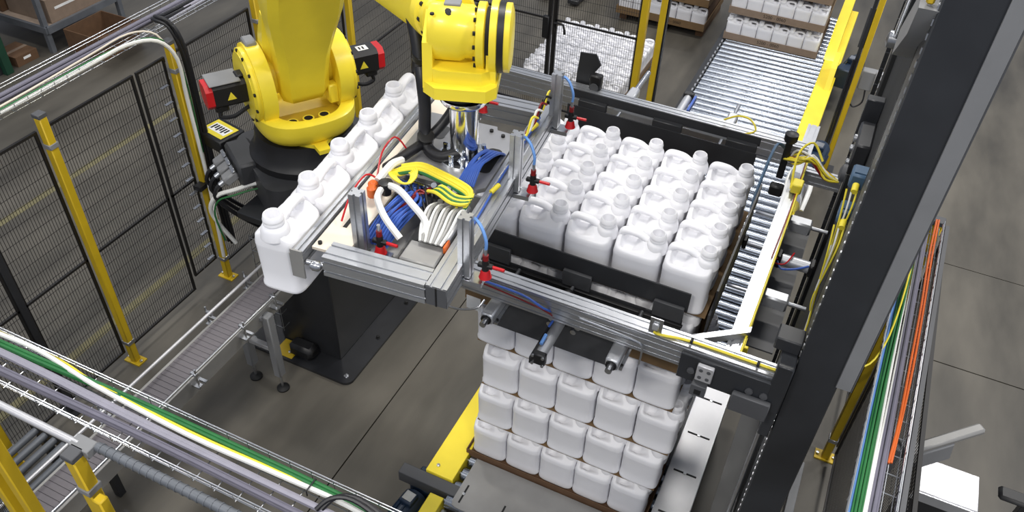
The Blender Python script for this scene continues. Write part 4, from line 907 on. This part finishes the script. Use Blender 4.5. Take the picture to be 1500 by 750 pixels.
# rear clamp plates
F().box(-.185, 1.0, 1.205, 1.213, 2.17, 2.345).build('rear_clamp_plate', 'black_steel', sf)
F().box(-.17, 1.0, 1.25, 1.258, 2.375, 2.43).build('rear_clamp_bar', 'black_steel', sf)
for x in (-.03, .45, .90): F().box(x - .09, x + .09, 1.213, 1.252, 2.33, 2.385, .003).build('hinge_block', 'black_steel', sf)
for x in (.10, .58): F().box(x + .0, x + .26, 1.262, 1.27, 2.35, 2.372).build('bright_strip', 'alu_side', sf)
for x in (.08, .75):
    h_ = F().box(x - .032, x + .032, 1.645, 1.80, 2.17, 2.235, .01).build('guide_housing', 'alu_side', sf); F().cyl((x, 1.80, 2.205), (x, 2.08 if x < .5 else 1.95, 2.205), .018 if x < .5 else .012, 12).build('guide_shaft', 'steel', h_); F().cyl((x, 1.215, 2.205), (x, 1.555, 2.205), .010, 8).build('guide_shaft', 'steel', h_)
h_ = F().cyl((.42, 1.66, 2.20), (.42, 1.90, 2.20), .028, 16).build('air_cylinder', 'alu_side', sf); F().box(.385, .455, 1.88, 1.92, 2.165, 2.235, .006).build('cylinder_head', 'black_plastic', h_); F().box(.46, .475, 1.7, 1.9, 2.19, 2.225).build('cylinder_sensor', 'blue', h_)
F().tube([(.72, 1.62, 2.27), (.80, 1.60, 2.33), (.88, 1.58, 2.34), (.93, 1.55, 2.29), (.86, 1.52, 2.26)], .006, 6).build('yellow_cable', 'cable_yellow', sf)
# black bent bracket with switch on the rear beam
bb = F().prism([(0, 0), (.12, 0), (.10, .16), (.17, .27), (.13, .34), (.02, .33)], (-.31, 1.66, 2.13), (1, 0, 0), (0, 0, 1), (0, .012, 0)).build('bent_bracket', 'black_steel', sf)
F().box(-.19, -.11, 1.60, 1.66, 2.24, 2.35, .01).build('limit_switch', 'black_plastic', bb); F().lathe((-.15, 1.60, 2.27), (0, -1, 0), [(.025, 0), (.03, .006), (.03, .012)], 14).build('switch_roller', 'dark_grey', bb)
# corner bracket and wiring at the right rear
cbk = F().box(1.13, 1.17, 1.40, 1.44, 2.10, 2.36, .004).build('corner_bracket', 'black_plastic', sf); F().lathe((1.15, 1.42, 2.36), (0, 0, 1), [(.035, 0), (.04, .01), (.04, .05), (.02, .06)], 14).build('knob', 'black_plastic', cbk); F().box(1.12, 1.20, 1.20, 1.26, 2.10, 2.17, .01).build('stop_buffer', 'black_plastic', cbk)
F().tube([(1.14, 1.42, 2.30), (1.09, 1.35, 2.36), (1.075, 1.2, 2.32), (1.07, 1.0, 2.22), (1.075, .93, 2.15)], .009, 8).build('blue_grey_hose', 'box_blue', sf)
random.seed(5)
for k in range(12):
    m = ('cable_yellow', 'cable_yellow', 'dark_red', 'cable_white', 'cable_grey', 'cable_yellow')[k % 6]
    j = lambda a: random.uniform(-a, a)
    F().tube([(1.16 + j(.02), 1.42 + j(.03), 2.24), (1.22 + j(.03), 1.38 + j(.05), 2.29 + j(.02)), (1.30, 1.38 + j(.04), 2.30 + j(.03)), (1.40, 1.36 + j(.03), 2.24 + j(.02)), (1.48, 1.35, 2.22)], .007, 6).build('wiring_strand', m, sf)
F().tube([(1.24, 1.15, 2.22), (1.22, 1.3, 2.36), (1.28, 1.40, 2.40), (1.36, 1.36, 2.32)], .007, 6).build('wiring_strand', 'cable_yellow', sf)
F().box(1.24, 1.30, 1.12, 1.20, 2.21, 2.27, .006).build('cable_holder', 'cable_yellow', sf)

# ================================================================ LIFT MAST
ma = thing('lift_mast', 'tall black lift mast with chains carrying the squeeze frame at right', 'mast', (1.6, .5, 0))
MT = 4.6
MB().box(1.515, 1.700, -.36, -.12, 0, MT, .006).build('front_column', 'mast_black', ma)
MB().box(1.545, 1.70, -.12, 1.55, 0, MT).build('web_plate', 'web_black', ma)
MB().box(1.52, 1.70, 1.55, 1.78, 0, MT, .004).build('rear_column', 'web_black', ma)
MB().box(1.690, 1.752, -.372, -.355, 2.33, MT, .002).build('side_cover', 'mid_grey', ma)
MB().box(1.752, 1.757, -.372, -.33, 2.33, MT).build('cover_edge', 'dark_grey', ma)
MB().box(1.40, 1.80, -.45, 1.9, 0, .02).build('foot_plate', 'black_steel', ma)
def chain(x, y, z0, z1, pitch=.032):
    c = MB()
    for k in range(int((z1 - z0) / pitch)):
        z = z0 + k * pitch; w2 = .010 if k % 2 else .006
        c.box(x - .012, x + .012, y - w2, y + w2, z, z + pitch * .92)
    return c
chain(1.528, -.085, .2, MT).build('lift_chain', 'black_plastic', ma, kind='stuff', smooth=0)
chain(1.500, 1.70, .2, MT, .05).build('lift_chain', 'black_steel', ma, kind='stuff', smooth=0)
b = MB()
for k in range(90): z = .3 + k * .047; b.box(1.511, 1.516, -.35, -.335, z, z + .022)
b.build('lit_edge_dashes', 'steel', ma, kind='stuff', smooth=0)  # bright dashes stand in for light caught along the column edge
# carriage joining the frame and the mast
ca = thing('lift_carriage', 'black carriage bracket joining the squeeze frame beam to the mast', 'carriage', (1.5, -.3, 2.0))
MB().box(1.44, 1.512, -.43, -.28, 2.10, 2.40, .006).build('block', 'mast_black', ca); MB().box(1.40, 1.512, -.34, -.24, 2.40, 2.47, .006).build('cap_plate', 'black_steel', ca)
MB().box(1.46, 1.51, -.40, -.30, 1.90, 2.10, .006).build('lower_block', 'mast_black', ca); MB().lathe((1.455, -.34, 2.0), (-1, 0, 0), [(.03, 0), (.03, .02), (.012, .03)], 14).build('guide_wheel', 'dark_grey', ca)
MB().cyl((1.475, -.30, .15), (1.475, -.30, 1.9), .012, 10).build('guide_tube', 'steel', ca)
bx = [(.10, 3.06, 'upper'), (.02, 2.93, 'lower')]
for y, z, nm in bx:
    jb_ = thing('junction_box', 'blue-grey junction box on the mast, %s one' % nm, 'junction box', (1.5, y, z))
    MB().box(1.47, 1.545, y - .045, y + .045, z - .035, z + .035, .008).build('housing', 'box_blue', jb_); MB().box(1.48, 1.535, y - .03, y + .03, z + .0355, z + .04).build('lid', 'box_blue', jb_)
    MB().cyl((1.50, y - .06, z), (1.50, y - .10, z - .01), .014, 10).build('cable_gland', 'cable_yellow', jb_)
    for k in range(3): MB().tube([(1.47 + .02 * k, y - .09, z - .01), (1.48 + .015 * k, y - .14, z - .10), (1.49, y - .15, z - .25 - .05 * k), (1.50, y - .14, z - .45)], .004, 6).build('outgoing_cable', ('cable_yellow', 'cable_white', 'cable_yellow')[k], jb_)
for k in range(3): cable('%s cable running down the mast from the junction boxes' % ('yellow', 'white', 'dark red')[k], ('cable_yellow', 'cable_white', 'dark_red')[k], [(1.515, -.02 + .03 * k, 2.9), (1.50, -.06 + .03 * k, 2.6), (1.515, -.09 + .03 * k, 2.3), (1.50, -.08 + .03 * k, 2.0)], .004)
lb_ = thing('bearing_bracket', 'black bearing bracket with bright bolts above the blue boxes on the mast', 'bracket', (1.5, .9, 2.75))
MB().box(1.47, 1.545, .70, .95, 2.68, 2.86, .01).build('block', 'black_steel', lb_); MB().box(1.46, 1.545, 1.0, 1.06, 2.7, 2.95, .004).build('flange', 'mast_black', lb_)
for y, z in ((.76, 2.72), (.90, 2.72), (.83, 2.82)): MB().lathe((1.47, y, z), (-1, 0, 0), [(.02, 0), (.02, .012), (.008, .016)], 10).build('bolt', 'steel', lb_)
MB().lathe((1.47, .62, 2.74), (-1, 0, 0), [(.045, 0), (.045, .02), (.02, .03)], 16).build('bearing', 'dark_grey', lb_)
gb = thing('counterweight_box', 'grey tapered box with rod clevis high on the mast', 'bracket', (1.5, .1, 3.6))
MB().prism([(-.36, 3.97), (-.20, 3.97), (.30, 3.62), (.22, 3.55), (-.28, 3.85)], (1.46, 0, 0), (0, 1, 0), (0, 0, 1), (.085, 0, 0)).build('plate', 'mid_grey', gb)
MB().cyl((1.48, .85, 3.36), (1.48, .55, 4.0), .018, 10).build('rod', 'chrome', gb); MB().lathe((1.48, .87, 3.33), (-1, 0, 0), [(.04, -.02), (.04, .03), (.015, .04)], 12).build('clevis', 'steel', gb); MB().box(1.475, 1.50, -.335, -.31, 3.975, 4.15, .006).build('yellow_buffer', 'yellow_post', gb)

# ================================================================ RIGHT OF THE CONVEYOR
yp = thing('light_curtain_post', 'slim yellow post with black channel standing right of the roller conveyor', 'post', (1.38, 4.9, 0))
MB().box(1.405, 1.46, 4.98, 5.03, .02, 2.1, .005).build('post', 'yellow_post', yp); MB().box(1.365, 1.40, 4.98, 5.04, .02, 2.1, .003).build('channel', 'black_steel', yp); MB().box(1.30, 1.52, 4.92, 5.1, 0, .02).build('base_plate', 'black_steel', yp)
MB().box(1.35, 1.42, 5.03, 5.06, 1.4, 1.8, .004).build('side_plate', 'dark_grey', yp)
cbx = thing('control_box', 'small grey control box fixed to the slim yellow post', 'box', (1.5, 5.1, .9))
MB().box(1.47, 1.64, 5.03, 5.13, .98, 1.18, .008).build('housing', 'mid_grey', cbx); MB().box(1.60, 1.70, 5.0, 5.06, 1.0, 1.2, .004).build('front_cover', 'galv', cbx)
for z in (1.06, 1.14): MB().cyl((1.65, 5.0, z), (1.65, 4.96, z), .015, 10).build('button', 'steel', cbx)
MB().tube([(1.55, 5.05, .98), (1.56, 5.02, .86), (1.50, 5.0, .80), (1.46, 5.0, .82)], .009, 6).build('cable', 'cable_black', cbx)
cable('black cable running down beside the slim yellow post to the floor', 'cable_black', [(1.37, 4.97, 1.3), (1.37, 4.96, .7), (1.36, 4.9, .35), (1.30, 4.6, .15), (1.27, 4.4, .03)], .012, 2, .012)
# operator station at the right edge
wbx = thing('machine_cabinet', 'black cabinet with bright brushed metal top at the right edge', 'cabinet', (2.65, .7, 0))
MB().box(2.46, 2.80, .58, .82, 0, .76, .006).build('cabinet_body', 'black_steel', wbx); MB().box(2.45, 2.81, .565, .835, .76, .80, .004).build('cabinet_top', 'galv', wbx)
MB().box(2.45, 2.81, .555, .565, .72, .795).build('front_lip', 'alu_side', wbx)
pp = thing('grey_tube_arm', 'grey rectangular tube arm reaching up from the right cable tray', 'arm', (2.1, .3, 1.2))
Mp = Matrix.Translation((2.21, .12, 1.60)) @ Matrix.Rotation(R(38), 4, 'Z') @ Matrix.Rotation(R(-12), 4, 'Y')
MB(Mp).box(0, .38, -.028, .028, -.02, .02, .012).build('tube', 'sheet_grey', pp); MB(Mp).box(.02, .22, -.03, .03, -.16, -.02, .01).build('hanger', 'mid_grey', pp); MB(Mp).box(-.06, .02, -.05, .05, -.05, .05, .006).build('clamp', 'sheet_grey', pp)
MB().box(2.115, 2.16, .06, .14, 1.3, 1.62, .004).build('bracket', 'mid_grey', pp)
hr = thing('monitor_arm', 'black padded bar on a post at the lower right corner', 'bar', (2.95, .62, 0))
MB().box(2.845, 3.25, .56, .66, .96, 1.0, .018).build('bar', 'black_plastic', hr); MB().box(2.98, 3.03, .59, .64, 0, .96, .004).build('post', 'black_steel', hr); MB().box(2.88, 3.13, .5, .74, 0, .02).build('foot', 'black_steel', hr)
# floor channel and cable duct near the mast
cd = MB().box(1.86, 1.92, -.6, 1.1, 0, .03, .004).build('ground_conduit', 'mid_grey', None, 'grey conduit strip on the floor beside the mast foot', 'conduit')

# ================================================================ SHELF RACK AT UPPER LEFT
rk = thing('shelf_rack', 'grey steel shelf rack with cartons in the far left corner', 'rack', (-8.2, 3.5, 0))
for x, y in ((-7.55, 3.02), (-7.50, 4.10), (-9.0, 3.0), (-9.0, 4.15)): MB().box(x - .03, x + .03, y - .03, y + .03, 0, 2.2).build('upright', 'rack_grey', rk)
for z in (.30, 1.6):
    MB().box(-9.0, -7.5, 3.0, 4.15, z, z + .03).build('shelf', 'shelf_board', rk)
    MB().box(-7.52, -7.48, 3.0, 4.12, z - .04, z + .04).build('beam', 'rack_grey', rk); MB().box(-9.0, -7.5, 2.98, 3.02, z - .04, z + .04).build('beam', 'rack_grey', rk)
def carton(lb, x0, x1, y0, y1, z0, z1, m, opened=False, label=False):
    o = thing('carton', lb, 'box', ((x0 + x1) / 2, (y0 + y1) / 2, z0)); t = .012
    if opened:
        MB().box(x0, x1, y0, y1, z0, z0 + t).build('base', m, o)
        for q in ((x0, x0 + t, y0, y1), (x1 - t, x1, y0, y1), (x0 + t, x1 - t, y0, y0 + t), (x0 + t, x1 - t, y1 - t, y1)): MB().box(*q, z0 + t, z1).build('side', m, o)
        MB().prism([(0, 0), (.22, .08), (.22, .09), (0, .01)], (x1, y0, z1), (1, 0, 0), (0, 0, 1), (0, y1 - y0, 0)).build('flap', m, o)
    else:
        MB().box(x0, x1, y0, y1, z0, z1).build('body', m, o); MB().box((x0 + x1) / 2 - .025, (x0 + x1) / 2 + .025, y0, y1, z1, z1 + .002).build('tape', 'card_light', o)
        MB().box(x1, x1 + .002, y0 + .1, y1 - .1, (z0 + z1) / 2, (z0 + z1) / 2 + .03).build('tape', 'label_white', o)
    if label: MB().box(x1 - .35, x1 - .05, y0 + .25, y0 + .5, z1 + .001, z1 + .004).build('shipping_label', 'label_white', o)
carton('closed brown carton with white label on the low rack shelf', -8.25, -7.54, 3.12, 3.95, .335, .62, 'card_light', False, True)
carton('large dark carton at the left end of the low rack shelf', -9.0, -8.30, 3.06, 3.9, .335, .9, 'card_dark')
carton('open brown carton standing on the floor beside the rack', -7.42, -6.85, 3.15, 3.75, 0, .28, 'card_dark', True)
carton('flat dark box on the floor in front of the rack leg', -7.95, -7.6, 2.55, 2.85, 0, .12, 'card_dark')
gk = thing('green_stand', 'dark green stand with black grille left of the shelf rack', 'stand', (-7.8, 2.2, 0))
MB().box(-7.62, -7.55, 2.35, 2.45, 0, 1.6, .005).build('upright', 'rack_green', gk); MB().box(-8.6, -7.62, 2.3, 2.4, 0, 1.4).build('back', 'black_steel', gk)
for k in range(9): MB().box(-8.55, -7.62, 2.285, 2.30, .12 + k * .14, .18 + k * .14).build('slat', 'mid_grey', gk)
